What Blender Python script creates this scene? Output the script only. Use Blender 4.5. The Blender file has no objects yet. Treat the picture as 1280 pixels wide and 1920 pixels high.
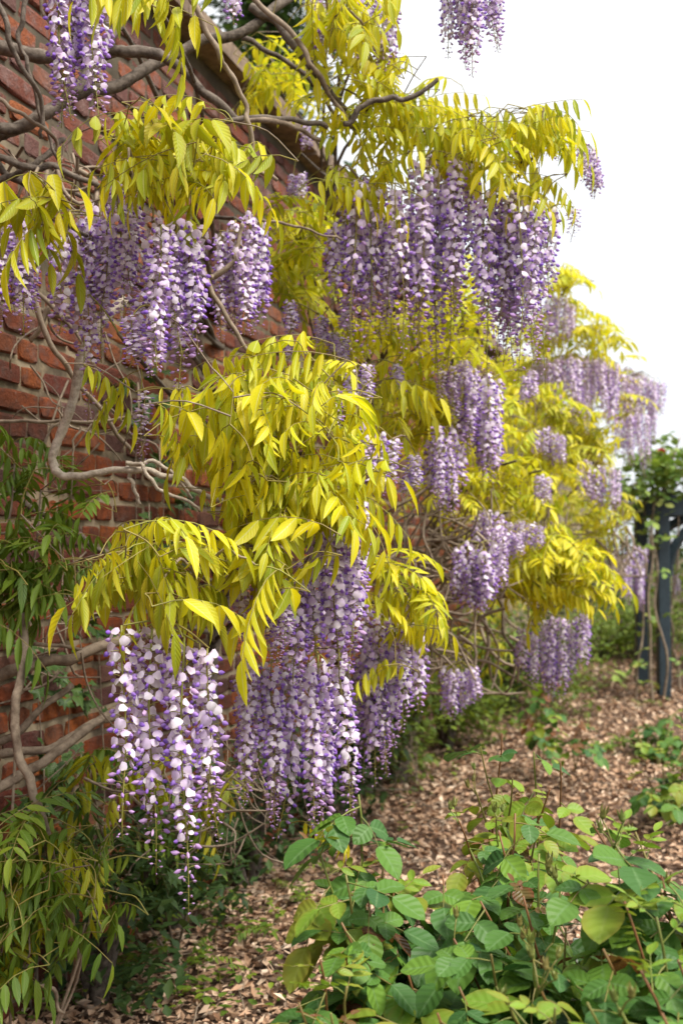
import bpy, math, random
import numpy as np
from mathutils import Vector, Matrix

random.seed(11)
RNG = np.random.default_rng(11)
R = math.radians
scene = bpy.context.scene
COL = scene.collection

# ------------------------------------------------------------------ camera
CAM_H = 1.35
FPX = 40.0 / 36.0 * 1920.0
PITCH = math.atan((1030 - 960) / FPX)
cam = bpy.data.cameras.new('camera')
cam.lens = 40.0
cam.sensor_width = 36.0
cam.sensor_fit = 'AUTO'
cam.clip_start = 0.05
cam.clip_end = 2000.0
cam.dof.use_dof = True
cam.dof.focus_distance = 2.3
cam.dof.aperture_fstop = 4.2
cam.dof.aperture_blades = 9
cam_ob = bpy.data.objects.new('camera', cam)
COL.objects.link(cam_ob)
cam_ob.location = (0, 0, CAM_H)
cam_ob.rotation_euler = (R(90) + PITCH, 0, 0)
scene.camera = cam_ob

# ------------------------------------------------------------------ sky, sun, exposure
SUN_EL, SUN_AZ = 56.0, 128.0          # azimuth clockwise from +Y (the view direction)
world = bpy.data.worlds.new('World')
scene.world = world
world.use_nodes = True
wn = world.node_tree
for n in list(wn.nodes):
    wn.nodes.remove(n)
w_out = wn.nodes.new('ShaderNodeOutputWorld')
w_bg = wn.nodes.new('ShaderNodeBackground')
w_sky = wn.nodes.new('ShaderNodeTexSky')
w_sky.sky_type = 'NISHITA'
w_sky.sun_disc = False
w_sky.sun_elevation = R(SUN_EL)
w_sky.sun_rotation = R(SUN_AZ)
w_sky.air_density = 1.0
w_sky.dust_density = 3.0
w_mix = wn.nodes.new('ShaderNodeMix')
w_mix.data_type = 'RGBA'
w_mix.inputs['Factor'].default_value = 0.93
w_tc = wn.nodes.new('ShaderNodeTexCoord')
w_noise = wn.nodes.new('ShaderNodeTexNoise')
w_noise.inputs['Scale'].default_value = 1.6
w_noise.inputs['Detail'].default_value = 5.0
w_ramp = wn.nodes.new('ShaderNodeValToRGB')
w_ramp.color_ramp.elements[0].position = 0.3
w_ramp.color_ramp.elements[0].color = (3.9, 4.12, 4.4, 1)
w_ramp.color_ramp.elements[1].position = 0.7
w_ramp.color_ramp.elements[1].color = (4.9, 4.97, 5.05, 1)
wn.links.new(w_tc.outputs['Generated'], w_noise.inputs['Vector'])
wn.links.new(w_noise.outputs['Fac'], w_ramp.inputs['Fac'])
wn.links.new(w_sky.outputs['Color'], w_mix.inputs['A'])
wn.links.new(w_ramp.outputs['Color'], w_mix.inputs['B'])
wn.links.new(w_mix.outputs['Result'], w_bg.inputs['Color'])
w_bg.inputs['Strength'].default_value = 0.085
wn.links.new(w_bg.outputs['Background'], w_out.inputs['Surface'])

sun = bpy.data.lights.new('sun', 'SUN')
sun.energy = 2.1
sun.angle = R(28)
sun.color = (1.0, 0.95, 0.86)
sun_ob = bpy.data.objects.new('sun', sun)
COL.objects.link(sun_ob)
_sd = Vector((math.sin(R(SUN_AZ)) * math.cos(R(SUN_EL)), math.cos(R(SUN_AZ)) * math.cos(R(SUN_EL)), math.sin(R(SUN_EL))))
sun_ob.rotation_euler = _sd.to_track_quat('Z', 'Y').to_euler()
sun_ob.location = (3, -3, 8)

scene.view_settings.view_transform = 'Standard'
scene.view_settings.look = 'None'
scene.view_settings.gamma = 1.0
scene.view_settings.exposure = 1.6
scene.render.engine = 'CYCLES'
scene.cycles.use_denoising = True
scene.cycles.max_bounces = 6
scene.cycles.diffuse_bounces = 3
scene.cycles.transmission_bounces = 6
scene.cycles.transparent_max_bounces = 4
scene.cycles.caustics_reflective = False
scene.cycles.caustics_refractive = False

# ------------------------------------------------------------------ helpers
CP, SP = math.cos(PITCH), math.sin(PITCH)


def P(px, py, depth):
    """photo pixel (1280x1920) at a distance `depth` along the ground direction +Y"""
    a = (px - 640.0) / FPX
    b = (960.0 - py) / FPX
    d = np.array([a, CP - b * SP, SP + b * CP])
    return np.array([0, 0, CAM_H]) + d * (depth / d[1])


def ground_at(px, py, z=0.0):
    a = (px - 640.0) / FPX
    b = (960.0 - py) / FPX
    d = np.array([a, CP - b * SP, SP + b * CP])
    k = (z - CAM_H) / d[2]
    return np.array([0, 0, CAM_H]) + d * k


def project(p):
    p = np.asarray(p, float) - np.array([0, 0, CAM_H])
    fwd = p[..., 1] * CP + p[..., 2] * SP
    up = -p[..., 1] * SP + p[..., 2] * CP
    return 640 + FPX * p[..., 0] / fwd, 960 - FPX * up / fwd


def nrm(v):
    v = np.asarray(v, float)
    return v / (np.linalg.norm(v) + 1e-12)


def u(a, b):
    return random.uniform(a, b)


class MB:
    """collects triangles with a (random, across, along) value on every vertex"""

    def __init__(self):
        self.V, self.F, self.A, self.M, self.n = [], [], [], [], 0

    def add(self, V, F, A=None, mat=0):
        V = np.asarray(V, np.float32)
        F = np.asarray(F, np.int32)
        if A is None:
            A = np.zeros((len(V), 3), np.float32)
        self.V.append(V)
        self.F.append(F + self.n)
        self.A.append(np.asarray(A, np.float32))
        M = np.full(len(F), mat, np.int32) if np.isscalar(mat) else np.asarray(mat, np.int32)
        self.M.append(M)
        self.n += len(V)

    def add_t(self, T, rot, loc, rnd=None, s=1.0):
        V, F, A, M = T
        A2 = A
        if rnd is not None:
            A2 = A.copy()
            A2[:, 0] = A2[:, 0] + rnd / 0.45
        self.add((V * s) @ np.asarray(rot).T + loc, F, A2, M)

    def arrays(self):
        return (np.concatenate(self.V), np.concatenate(self.F), np.concatenate(self.A), np.concatenate(self.M))

    def mesh(self, name, mats, smooth=True):
        V, F, A, M = self.arrays()
        me = bpy.data.meshes.new(name)
        me.vertices.add(len(V))
        me.vertices.foreach_set('co', V.ravel())
        me.loops.add(len(F) * 3)
        me.loops.foreach_set('vertex_index', F.ravel())
        me.polygons.add(len(F))
        me.polygons.foreach_set('loop_start', np.arange(0, len(F) * 3, 3, dtype=np.int32))
        try:
            me.polygons.foreach_set('loop_total', np.full(len(F), 3, np.int32))
        except Exception:
            pass
        for m in mats:
            me.materials.append(m)
        me.polygons.foreach_set('material_index', M)
        me.polygons.foreach_set('use_smooth', np.full(len(F), smooth, bool))
        at = me.attributes.new('lv', 'FLOAT_VECTOR', 'POINT')
        at.data.foreach_set('vector', A.ravel())
        me.update(calc_edges=True)
        me.validate()
        return me


def obj(name, me, parent=None, loc=None, rot=None, scale=None, kind=None):
    o = bpy.data.objects.new(name, me)
    COL.objects.link(o)
    if parent is not None:
        o.parent = parent
        pl = WORLD_LOC.get(parent.name, (0, 0, 0))
        if loc is None:
            loc = (0, 0, 0)
        o.location = (loc[0] - pl[0], loc[1] - pl[1], loc[2] - pl[2])
    elif loc is not None:
        o.location = loc
    WORLD_LOC[o.name] = tuple(float(c) for c in (loc if loc is not None else (0, 0, 0)))
    if rot is not None:
        o.rotation_euler = rot
    if scale is not None:
        o.scale = (scale,) * 3 if np.isscalar(scale) else scale
    if kind:
        o['kind'] = kind
    return o


WORLD_LOC = {}


def thing(name, label, cat, loc=(0, 0, 0), group=None):
    o = bpy.data.objects.new(name, None)
    COL.objects.link(o)
    o.empty_display_size = 0.1
    o.location = loc
    WORLD_LOC[o.name] = tuple(float(c) for c in loc)
    o['label'] = label
    o['category'] = cat
    if group:
        o['group'] = group
    return o


def tube(points, radii, sides=6, cap=True):
    pts = np.asarray(points, float)
    n = len(pts)
    radii = np.asarray(radii, float) if not np.isscalar(radii) else np.full(n, radii)
    tan = np.gradient(pts, axis=0)
    tan /= (np.linalg.norm(tan, axis=1, keepdims=True) + 1e-12)
    ref = np.array([0.31, 0.17, 0.93])
    if abs(tan[0] @ ref) > 0.9:
        ref = np.array([0.95, 0.2, 0.1])
    V = np.zeros((n, sides, 3))
    A = np.zeros((n, sides, 3))
    x = nrm(np.cross(ref, tan[0]))
    L = 0.0
    ang = np.arange(sides) / sides * 2 * math.pi
    for i in range(n):
        x = nrm(x - (x @ tan[i]) * tan[i])
        y = np.cross(tan[i], x)
        V[i] = pts[i] + radii[i] * (np.cos(ang)[:, None] * x + np.sin(ang)[:, None] * y)
        if i:
            L += np.linalg.norm(pts[i] - pts[i - 1])
        A[i, :, 1] = np.abs(np.arange(sides) / sides * 2 - 1)
        A[i, :, 2] = L
    F = []
    for i in range(n - 1):
        for k in range(sides):
            a, b = i * sides + k, i * sides + (k + 1) % sides
            c, d = a + sides, b + sides
            F += [(a, b, d), (a, d, c)]
    V = V.reshape(-1, 3)
    A = A.reshape(-1, 3)
    if cap:
        for base, c, flip in ((0, pts[0], True), ((n - 1) * sides, pts[-1], False)):
            V = np.vstack([V, c])
            A = np.vstack([A, A[base]])
            ci = len(V) - 1
            for k in range(sides):
                a, b = base + k, base + (k + 1) % sides
                F.append((b, a, ci) if flip else (a, b, ci))
    return V, np.array(F, np.int32), A


def smooth_path(pts, per=6, jit=0.0):
    """Catmull-Rom through the points, with a little wander"""
    pts = [np.asarray(p, float) for p in pts]
    if len(pts) == 2:
        pts = [pts[0], (pts[0] + pts[1]) / 2, pts[1]]
    ext = [2 * pts[0] - pts[1]] + pts + [2 * pts[-1] - pts[-2]]
    out = []
    for i in range(1, len(ext) - 2):
        p0, p1, p2, p3 = ext[i - 1:i + 3]
        for k in range(per):
            t = k / per
            q = 0.5 * ((2 * p1) + (-p0 + p2) * t + (2 * p0 - 5 * p1 + 4 * p2 - p3) * t * t + (-p0 + 3 * p1 - 3 * p2 + p3) * t ** 3)
            out.append(q)
    out.append(ext[-2])
    out = np.array(out)
    if jit:
        nz = RNG.normal(0, jit, out.shape)
        for _ in range(2):
            nz[1:-1] = (nz[:-2] + nz[1:-1] + nz[2:]) / 2.2
        nz[0] = nz[-1] = 0
        out = out + nz
    return out


def rot_axes(d, w):
    """matrix whose columns are: length direction, width direction, normal"""
    d = nrm(d)
    w = nrm(w - (w @ d) * d)
    return np.stack([d, w, np.cross(d, w)], axis=1)


def rz(a):
    c, s = math.cos(a), math.sin(a)
    return np.array([[c, -s, 0], [s, c, 0], [0, 0, 1.0]])


def eul(x, y, z):
    return np.array(Matrix.Identity(3)) if False else np.array((Matrix.Rotation(z, 3, 'Z') @ Matrix.Rotation(y, 3, 'Y') @ Matrix.Rotation(x, 3, 'X')))


# ------------------------------------------------------------------ materials
def new_mat(name):
    m = bpy.data.materials.new(name)
    m.use_nodes = True
    nt = m.node_tree
    for n in list(nt.nodes):
        nt.nodes.remove(n)
    out = nt.nodes.new('ShaderNodeOutputMaterial')
    return m, nt, out


def N(nt, typ, **kw):
    n = nt.nodes.new(typ)
    for k, v in kw.items():
        if k in n.inputs:
            n.inputs[k].default_value = v
        else:
            setattr(n, k, v)
    return n


def math_n(nt, op, a, b=None, c=None, clamp=False):
    n = nt.nodes.new('ShaderNodeMath')
    n.operation = op
    n.use_clamp = clamp
    for i, v in enumerate((a, b, c)):
        if v is None:
            continue
        if hasattr(v, 'links'):
            nt.links.new(v, n.inputs[i])
        else:
            n.inputs[i].default_value = v
    return n.outputs[0]


def ramp(nt, fac, stops, interp='LINEAR'):
    n = nt.nodes.new('ShaderNodeValToRGB')
    n.color_ramp.interpolation = interp
    els = n.color_ramp.elements
    while len(els) < len(stops):
        els.new(0.5)
    for e, (p, c) in zip(els, stops):
        e.position = p
        e.color = (*c, 1) if len(c) == 3 else c
    nt.links.new(fac, n.inputs['Fac'])
    return n.outputs['Color']


def mixc(nt, fac, a, b, blend='MIX'):
    n = nt.nodes.new('ShaderNodeMix')
    n.data_type = 'RGBA'
    n.blend_type = blend
    for key, v in (('Factor', fac), ('A', a), ('B', b)):
        if hasattr(v, 'links'):
            nt.links.new(v, n.inputs[key])
        else:
            n.inputs[key].default_value = v if key == 'Factor' else ((*v, 1) if len(v) == 3 else v)
    return n.outputs['Result']


def lv_nodes(nt, use_obj=True):
    at = N(nt, 'ShaderNodeAttribute', attribute_name='lv')
    sep = nt.nodes.new('ShaderNodeSeparateXYZ')
    nt.links.new(at.outputs['Vector'], sep.inputs[0])
    rnd = sep.outputs[0]
    if use_obj:
        oi = nt.nodes.new('ShaderNodeObjectInfo')
        rnd = math_n(nt, 'FRACT', math_n(nt, 'ADD', math_n(nt, 'MULTIPLY', rnd, 0.45), oi.outputs['Random']))
    return rnd, sep.outputs[1], sep.outputs[2]


def leaf_mat(name, cols, rib, rib_amt=0.6, edge=None, edge_amt=0.0, transl=0.35, rough=0.5, vein_n=9.0, vein_bump=0.25, use_obj=True, spec=0.35, trcol=None):
    m, nt, out = new_mat(name)
    rnd, uu, vv = lv_nodes(nt, use_obj)
    k = len(cols)
    base = ramp(nt, rnd, [(i / (k - 1), c) for i, c in enumerate(cols)])
    tc = nt.nodes.new('ShaderNodeTexCoord')
    nz = N(nt, 'ShaderNodeTexNoise', Scale=38.0, Detail=3.0)
    nt.links.new(tc.outputs['Object'], nz.inputs['Vector'])
    base = mixc(nt, math_n(nt, 'MULTIPLY', math_n(nt, 'SUBTRACT', nz.outputs['Fac'], 0.4, clamp=True), 0.7), base,
                mixc(nt, 1.0, base, (0.72, 0.82, 0.6), 'MULTIPLY'))
    off = math_n(nt, 'ABSOLUTE', math_n(nt, 'SUBTRACT', uu, 0.5))
    if edge is not None:
        ef = math_n(nt, 'MULTIPLY', math_n(nt, 'POWER', math_n(nt, 'MULTIPLY', off, 2.0), 3.0), edge_amt)
        base = mixc(nt, ef, base, edge)
    ribf = math_n(nt, 'MULTIPLY', math_n(nt, 'SUBTRACT', 1.0, math_n(nt, 'MULTIPLY', off, 14.0), clamp=True), rib_amt)
    # side veins running forward from the midrib
    ph = math_n(nt, 'SINE', math_n(nt, 'MULTIPLY', math_n(nt, 'SUBTRACT', vv, math_n(nt, 'MULTIPLY', off, 0.45)), vein_n * 6.283))
    base = mixc(nt, math_n(nt, 'MULTIPLY', math_n(nt, 'POWER', math_n(nt, 'ABSOLUTE', ph), 8.0), rib_amt * 0.12), base, rib)
    base = mixc(nt, ribf, base, rib)
    bump = N(nt, 'ShaderNodeBump', Strength=vein_bump, Distance=0.004)
    nt.links.new(ph, bump.inputs['Height'])
    bs = N(nt, 'ShaderNodeBsdfPrincipled', Roughness=rough)
    bs.inputs['Specular IOR Level'].default_value = spec
    nt.links.new(base, bs.inputs['Base Color'])
    nt.links.new(bump.outputs['Normal'], bs.inputs['Normal'])
    tr = nt.nodes.new('ShaderNodeBsdfTranslucent')
    nt.links.new(mixc(nt, 1.0, base, trcol or (1.0, 0.98, 0.5), 'MULTIPLY'), tr.inputs['Color'])
    mx = nt.nodes.new('ShaderNodeMixShader')
    mx.inputs[0].default_value = transl
    nt.links.new(bs.outputs[0], mx.inputs[1])
    nt.links.new(tr.outputs[0], mx.inputs[2])
    nt.links.new(mx.outputs[0], out.inputs['Surface'])
    return m


def petal_mat(name, cols, base_col, base_amt, transl=0.35):
    m, nt, out = new_mat(name)
    rnd, uu, vv = lv_nodes(nt, True)
    k = len(cols)
    c = ramp(nt, rnd, [(i / (k - 1), q) for i, q in enumerate(cols)])
    f = math_n(nt, 'MULTIPLY', math_n(nt, 'POWER', math_n(nt, 'SUBTRACT', 1.0, vv, clamp=True), 2.2), base_amt)
    c = mixc(nt, f, c, base_col)
    bs = N(nt, 'ShaderNodeBsdfPrincipled', Roughness=0.55)
    bs.inputs['Specular IOR Level'].default_value = 0.25
    bs.inputs['Sheen Weight'].default_value = 0.1
    nt.links.new(c, bs.inputs['Base Color'])
    tr = nt.nodes.new('ShaderNodeBsdfTranslucent')
    nt.links.new(c, tr.inputs['Color'])
    mx = nt.nodes.new('ShaderNodeMixShader')
    mx.inputs[0].default_value = transl
    nt.links.new(bs.outputs[0], mx.inputs[1])
    nt.links.new(tr.outputs[0], mx.inputs[2])
    nt.links.new(mx.outputs[0], out.inputs['Surface'])
    return m


def bark_mat(name, dark, light, scale=60.0, bump=0.6, moss=None):
    m, nt, out = new_mat(name)
    tc = nt.nodes.new('ShaderNodeTexCoord')
    n1 = N(nt, 'ShaderNodeTexNoise', Scale=scale, Detail=6.0, Roughness=0.65)
    nt.links.new(tc.outputs['Object'], n1.inputs['Vector'])
    n2 = N(nt, 'ShaderNodeTexNoise', Scale=scale * 0.12, Detail=3.0)
    nt.links.new(tc.outputs['Object'], n2.inputs['Vector'])
    f = math_n(nt, 'ADD', math_n(nt, 'MULTIPLY', n1.outputs['Fac'], 0.6), math_n(nt, 'MULTIPLY', n2.outputs['Fac'], 0.4))
    c = ramp(nt, f, [(0.36, dark), (0.6, light)])
    if moss:
        c = mixc(nt, math_n(nt, 'MULTIPLY', math_n(nt, 'SUBTRACT', n2.outputs['Fac'], 0.5, clamp=True), 2.5), c, moss)
    bs = N(nt, 'ShaderNodeBsdfPrincipled', Roughness=0.85)
    bs.inputs['Specular IOR Level'].default_value = 0.2
    nt.links.new(c, bs.inputs['Base Color'])
    bp = N(nt, 'ShaderNodeBump', Strength=bump, Distance=0.006)
    nt.links.new(n1.outputs['Fac'], bp.inputs['Height'])
    nt.links.new(bp.outputs['Normal'], bs.inputs['Normal'])
    nt.links.new(bs.outputs[0], out.inputs['Surface'])
    return m


def brick_mat(name, use_obj):
    m, nt, out = new_mat(name)
    rnd, _, _ = lv_nodes(nt, use_obj)
    geo = nt.nodes.new('ShaderNodeNewGeometry')
    c = ramp(nt, rnd, [(0.0, (0.34, 0.085, 0.03)), (0.2, (0.56, 0.17, 0.045)), (0.38, (0.22, 0.06, 0.04)), (0.55, (0.44, 0.125, 0.045)),
                       (0.68, (0.13, 0.05, 0.045)), (0.8, (0.60, 0.20, 0.055)), (0.9, (0.24, 0.14, 0.12)), (1.0, (0.17, 0.07, 0.06))])
    n1 = N(nt, 'ShaderNodeTexNoise', Scale=22.0, Detail=6.0, Roughness=0.7)
    nt.links.new(geo.outputs['Position'], n1.inputs['Vector'])
    n2 = N(nt, 'ShaderNodeTexNoise', Scale=70.0, Detail=7.0, Roughness=0.75)
    nt.links.new(geo.outputs['Position'], n2.inputs['Vector'])
    c = mixc(nt, math_n(nt, 'MULTIPLY', math_n(nt, 'SUBTRACT', n1.outputs['Fac'], 0.43, clamp=True), 3.4, clamp=True), c, (0.12, 0.065, 0.045))
    # pale lichen bloom, stronger high on the weathered top of the wall
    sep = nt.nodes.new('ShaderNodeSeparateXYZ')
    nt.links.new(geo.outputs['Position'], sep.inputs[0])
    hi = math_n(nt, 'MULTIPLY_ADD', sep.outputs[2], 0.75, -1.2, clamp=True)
    n3 = N(nt, 'ShaderNodeTexNoise', Scale=11.0, Detail=5.0, Roughness=0.75)
    nt.links.new(geo.outputs['Position'], n3.inputs['Vector'])
    lf = math_n(nt, 'MULTIPLY', math_n(nt, 'MULTIPLY', math_n(nt, 'SUBTRACT', n3.outputs['Fac'], 0.47, clamp=True), 5.0, clamp=True), math_n(nt, 'MULTIPLY_ADD', hi, 0.75, 0.14))
    c = mixc(nt, lf, c, (0.46, 0.34, 0.30))
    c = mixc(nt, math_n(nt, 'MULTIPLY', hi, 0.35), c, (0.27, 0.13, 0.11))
    sp = math_n(nt, 'MULTIPLY', math_n(nt, 'SUBTRACT', n2.outputs['Fac'], 0.58, clamp=True), 5.0, clamp=True)
    c = mixc(nt, sp, c, (0.46, 0.36, 0.30))
    n4 = N(nt, 'ShaderNodeTexNoise', Scale=3.2, Detail=5.0, Roughness=0.7)
    nt.links.new(geo.outputs['Position'], n4.inputs['Vector'])
    c = mixc(nt, math_n(nt, 'MULTIPLY', math_n(nt, 'SUBTRACT', n4.outputs['Fac'], 0.47, clamp=True), 4.0, clamp=True), c, (0.075, 0.045, 0.034))
    c = mixc(nt, 1.0, c, (0.78, 0.74, 0.76), 'MULTIPLY')
    bs = N(nt, 'ShaderNodeBsdfPrincipled', Roughness=0.92)
    bs.inputs['Specular IOR Level'].default_value = 0.15
    nt.links.new(c, bs.inputs['Base Color'])
    bp = N(nt, 'ShaderNodeBump', Strength=1.0, Distance=0.016)
    h = math_n(nt, 'ADD', n1.outputs['Fac'], math_n(nt, 'MULTIPLY', n2.outputs['Fac'], 0.6))
    nt.links.new(h, bp.inputs['Height'])
    nt.links.new(bp.outputs['Normal'], bs.inputs['Normal'])
    nt.links.new(bs.outputs[0], out.inputs['Surface'])
    return m


def rough_mat(name, stops, scale, bump=0.5, rough=0.9, dist=0.01, detail=6.0, spec=0.2):
    m, nt, out = new_mat(name)
    geo = nt.nodes.new('ShaderNodeNewGeometry')
    n1 = N(nt, 'ShaderNodeTexNoise', Scale=scale, Detail=detail, Roughness=0.68)
    nt.links.new(geo.outputs['Position'], n1.inputs['Vector'])
    c = ramp(nt, n1.outputs['Fac'], stops)
    bs = N(nt, 'ShaderNodeBsdfPrincipled', Roughness=rough)
    bs.inputs['Specular IOR Level'].default_value = spec
    nt.links.new(c, bs.inputs['Base Color'])
    bp = N(nt, 'ShaderNodeBump', Strength=bump, Distance=dist)
    nt.links.new(n1.outputs['Fac'], bp.inputs['Height'])
    nt.links.new(bp.outputs['Normal'], bs.inputs['Normal'])
    nt.links.new(bs.outputs[0], out.inputs['Surface'])
    return m


M_YEL = leaf_mat('wisteria_leaf_yellow', [(0.44, 0.53, 0.012), (0.70, 0.68, 0.010), (0.86, 0.75, 0.012), (0.54, 0.60, 0.02), (0.80, 0.69, 0.008), (0.33, 0.45, 0.025)],
                 (0.74, 0.74, 0.34), 0.8, edge=(0.60, 0.36, 0.04), edge_amt=0.2, transl=0.50, rough=0.42, vein_bump=0.12)
M_OLIVE = leaf_mat('wisteria_leaf_olive', [(0.30, 0.37, 0.012), (0.50, 0.50, 0.015), (0.40, 0.44, 0.012), (0.58, 0.50, 0.02)],
                   (0.45, 0.48, 0.15), 0.6, edge=(0.35, 0.18, 0.04), edge_amt=0.4, transl=0.38, rough=0.45)
M_GREEN = leaf_mat('climber_leaf_green', [(0.11, 0.20, 0.018), (0.19, 0.29, 0.025), (0.09, 0.17, 0.02), (0.25, 0.33, 0.03)],
                   (0.25, 0.33, 0.10), 0.5, transl=0.33, rough=0.42)
M_DKGREEN = leaf_mat('ivy_leaf_green', [(0.035, 0.08, 0.018), (0.06, 0.12, 0.025), (0.09, 0.16, 0.03)], (0.14, 0.22, 0.08), 0.5, transl=0.2, rough=0.38)
M_ROSE = leaf_mat('rose_leaf_green', [(0.035, 0.10, 0.024), (0.075, 0.175, 0.028), (0.04, 0.115, 0.034), (0.12, 0.24, 0.028), (0.055, 0.14, 0.03), (0.17, 0.30, 0.032)],
                  (0.16, 0.27, 0.11), 0.55, transl=0.25, rough=0.5, vein_n=5.0, vein_bump=0.2, spec=0.3)
M_ROSEYNG = leaf_mat('rose_leaf_young', [(0.15, 0.29, 0.03), (0.23, 0.37, 0.035), (0.27, 0.31, 0.04), (0.19, 0.34, 0.035)], (0.36, 0.42, 0.12), 0.3,
                     edge=(0.34, 0.10, 0.03), edge_amt=0.28, transl=0.35, rough=0.45, vein_n=5.0, vein_bump=0.15)
M_ROSERED = leaf_mat('rose_leaf_bronze', [(0.16, 0.09, 0.035), (0.22, 0.10, 0.04), (0.14, 0.12, 0.04)], (0.30, 0.16, 0.08), 0.5,
                     edge=(0.25, 0.04, 0.03), edge_amt=0.7, transl=0.3, rough=0.38, vein_n=6.0, vein_bump=0.4)
M_PETAL = petal_mat('petal_pale_lilac', [(0.76, 0.62, 0.84), (0.86, 0.78, 0.88), (0.64, 0.45, 0.78), (0.88, 0.83, 0.89), (0.74, 0.57, 0.83), (0.84, 0.74, 0.88)], (0.90, 0.86, 0.66), 0.5)
M_KEEL = petal_mat('petal_violet', [(0.27, 0.11, 0.63), (0.42, 0.22, 0.68), (0.21, 0.08, 0.57), (0.52, 0.32, 0.73), (0.34, 0.16, 0.66)], (0.62, 0.46, 0.78), 0.6, 0.35)
M_BUD = petal_mat('bud_mauve', [(0.52, 0.31, 0.62), (0.64, 0.43, 0.68), (0.43, 0.24, 0.60), (0.60, 0.38, 0.68)], (0.38, 0.24, 0.34), 0.5, 0.25)
M_STALK = leaf_mat('raceme_stalk', [(0.24, 0.24, 0.05), (0.33, 0.30, 0.07), (0.26, 0.19, 0.07)], (0.3, 0.3, 0.1), 0.0, transl=0.1, vein_bump=0.0)
M_PETIOLE = leaf_mat('petiole', [(0.26, 0.25, 0.05), (0.22, 0.16, 0.06), (0.30, 0.25, 0.06)], (0.3, 0.3, 0.1), 0.0, transl=0.0, vein_bump=0.0)
M_BARK = bark_mat('vine_bark', (0.045, 0.034, 0.026), (0.19, 0.155, 0.125), 55.0, 0.7)
M_BARKPALE = bark_mat('vine_bark_pale', (0.20, 0.155, 0.115), (0.58, 0.50, 0.41), 80.0, 0.5)
M_TWIG = bark_mat('dry_twig', (0.12, 0.085, 0.06), (0.34, 0.27, 0.20), 40.0, 0.3)
M_CANE = leaf_mat('rose_cane', [(0.16, 0.07, 0.03), (0.22, 0.10, 0.04), (0.14, 0.12, 0.035)], (0.2, 0.15, 0.05), 0.0, transl=0.0, rough=0.45, vein_bump=0.0)
M_CANEGREEN = leaf_mat('rose_cane_green', [(0.12, 0.16, 0.035), (0.19, 0.15, 0.045), (0.16, 0.20, 0.04)], (0.2, 0.2, 0.05), 0.0, transl=0.0, rough=0.45, vein_bump=0.0)
M_BRICK = brick_mat('old_red_brick', True)
M_BRICKS = brick_mat('old_red_brick_far', False)
M_MORTAR = rough_mat('lime_mortar', [(0.30, (0.06, 0.045, 0.032)), (0.42, (0.13, 0.10, 0.07)), (0.54, (0.32, 0.25, 0.165)), (0.7, (0.50, 0.42, 0.30))], 5.0, 0.9, detail=10.0)
def weather_and_shade_mortar():
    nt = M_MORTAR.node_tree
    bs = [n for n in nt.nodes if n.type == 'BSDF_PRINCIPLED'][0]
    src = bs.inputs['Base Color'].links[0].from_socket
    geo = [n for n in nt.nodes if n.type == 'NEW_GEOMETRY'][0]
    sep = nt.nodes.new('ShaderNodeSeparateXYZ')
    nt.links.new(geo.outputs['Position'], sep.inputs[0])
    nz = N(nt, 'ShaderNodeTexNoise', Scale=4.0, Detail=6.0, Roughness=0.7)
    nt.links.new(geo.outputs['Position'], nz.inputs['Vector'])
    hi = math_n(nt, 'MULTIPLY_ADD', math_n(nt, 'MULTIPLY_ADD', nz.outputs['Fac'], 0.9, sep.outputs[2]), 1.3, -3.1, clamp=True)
    c = mixc(nt, math_n(nt, 'MULTIPLY', hi, 0.85), src, (0.055, 0.045, 0.033))  # higher joints darker: joint shadow painted into the colour, along with weathering
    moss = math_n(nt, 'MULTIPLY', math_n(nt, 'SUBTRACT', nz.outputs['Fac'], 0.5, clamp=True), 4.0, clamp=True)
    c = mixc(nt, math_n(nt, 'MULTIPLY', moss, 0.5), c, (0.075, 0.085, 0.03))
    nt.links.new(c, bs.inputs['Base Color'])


weather_and_shade_mortar()
M_STONE = rough_mat('coping_stone', [(0.3, (0.11, 0.08, 0.06)), (0.55, (0.26, 0.19, 0.14)), (0.75, (0.36, 0.29, 0.22))], 14.0, 0.6)
M_SOIL = rough_mat('soil', [(0.3, (0.045, 0.028, 0.02)), (0.5, (0.11, 0.068, 0.046)), (0.72, (0.20, 0.125, 0.085))], 9.0, 1.0, dist=0.03, detail=9.0)
M_PAINT = rough_mat('dark_blue_green_paint', [(0.3, (0.012, 0.022, 0.030)), (0.7, (0.024, 0.042, 0.055))], 30.0, 0.2, rough=0.5, spec=0.4)


def litter_mat():
    m, nt, out = new_mat('dead_leaf')
    rnd, uu, vv = lv_nodes(nt, False)
    c = ramp(nt, rnd, [(0.0, (0.20, 0.115, 0.07)), (0.2, (0.46, 0.30, 0.19)), (0.4, (0.33, 0.195, 0.12)), (0.55, (0.60, 0.44, 0.31)), (0.75, (0.46, 0.28, 0.175)), (0.9, (0.70, 0.55, 0.41)), (1.0, (0.13, 0.08, 0.055))])
    bs = N(nt, 'ShaderNodeBsdfPrincipled', Roughness=0.75)
    bs.inputs['Specular IOR Level'].default_value = 0.25
    nt.links.new(c, bs.inputs['Base Color'])
    nt.links.new(bs.outputs[0], out.inputs['Surface'])
    return m


M_LITTER = litter_mat()

# ------------------------------------------------------------------ setting: the ground
W_DIR = nrm([0.287, 0.958, 0.0])                 # the wall runs this way
W_NRM = np.array([W_DIR[1], -W_DIR[0], 0.0])     # and faces the garden
W0 = np.array([-0.90, 3.33, 0.0])


def WP(t, out, h):
    return W0 + W_DIR * t + W_NRM * out + np.array([0, 0, h])


def wall_t_at(px):
    a = (px - 640) / FPX
    return (a * W0[1] - W0[0]) / (W_DIR[0] - a * W_DIR[1])


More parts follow.
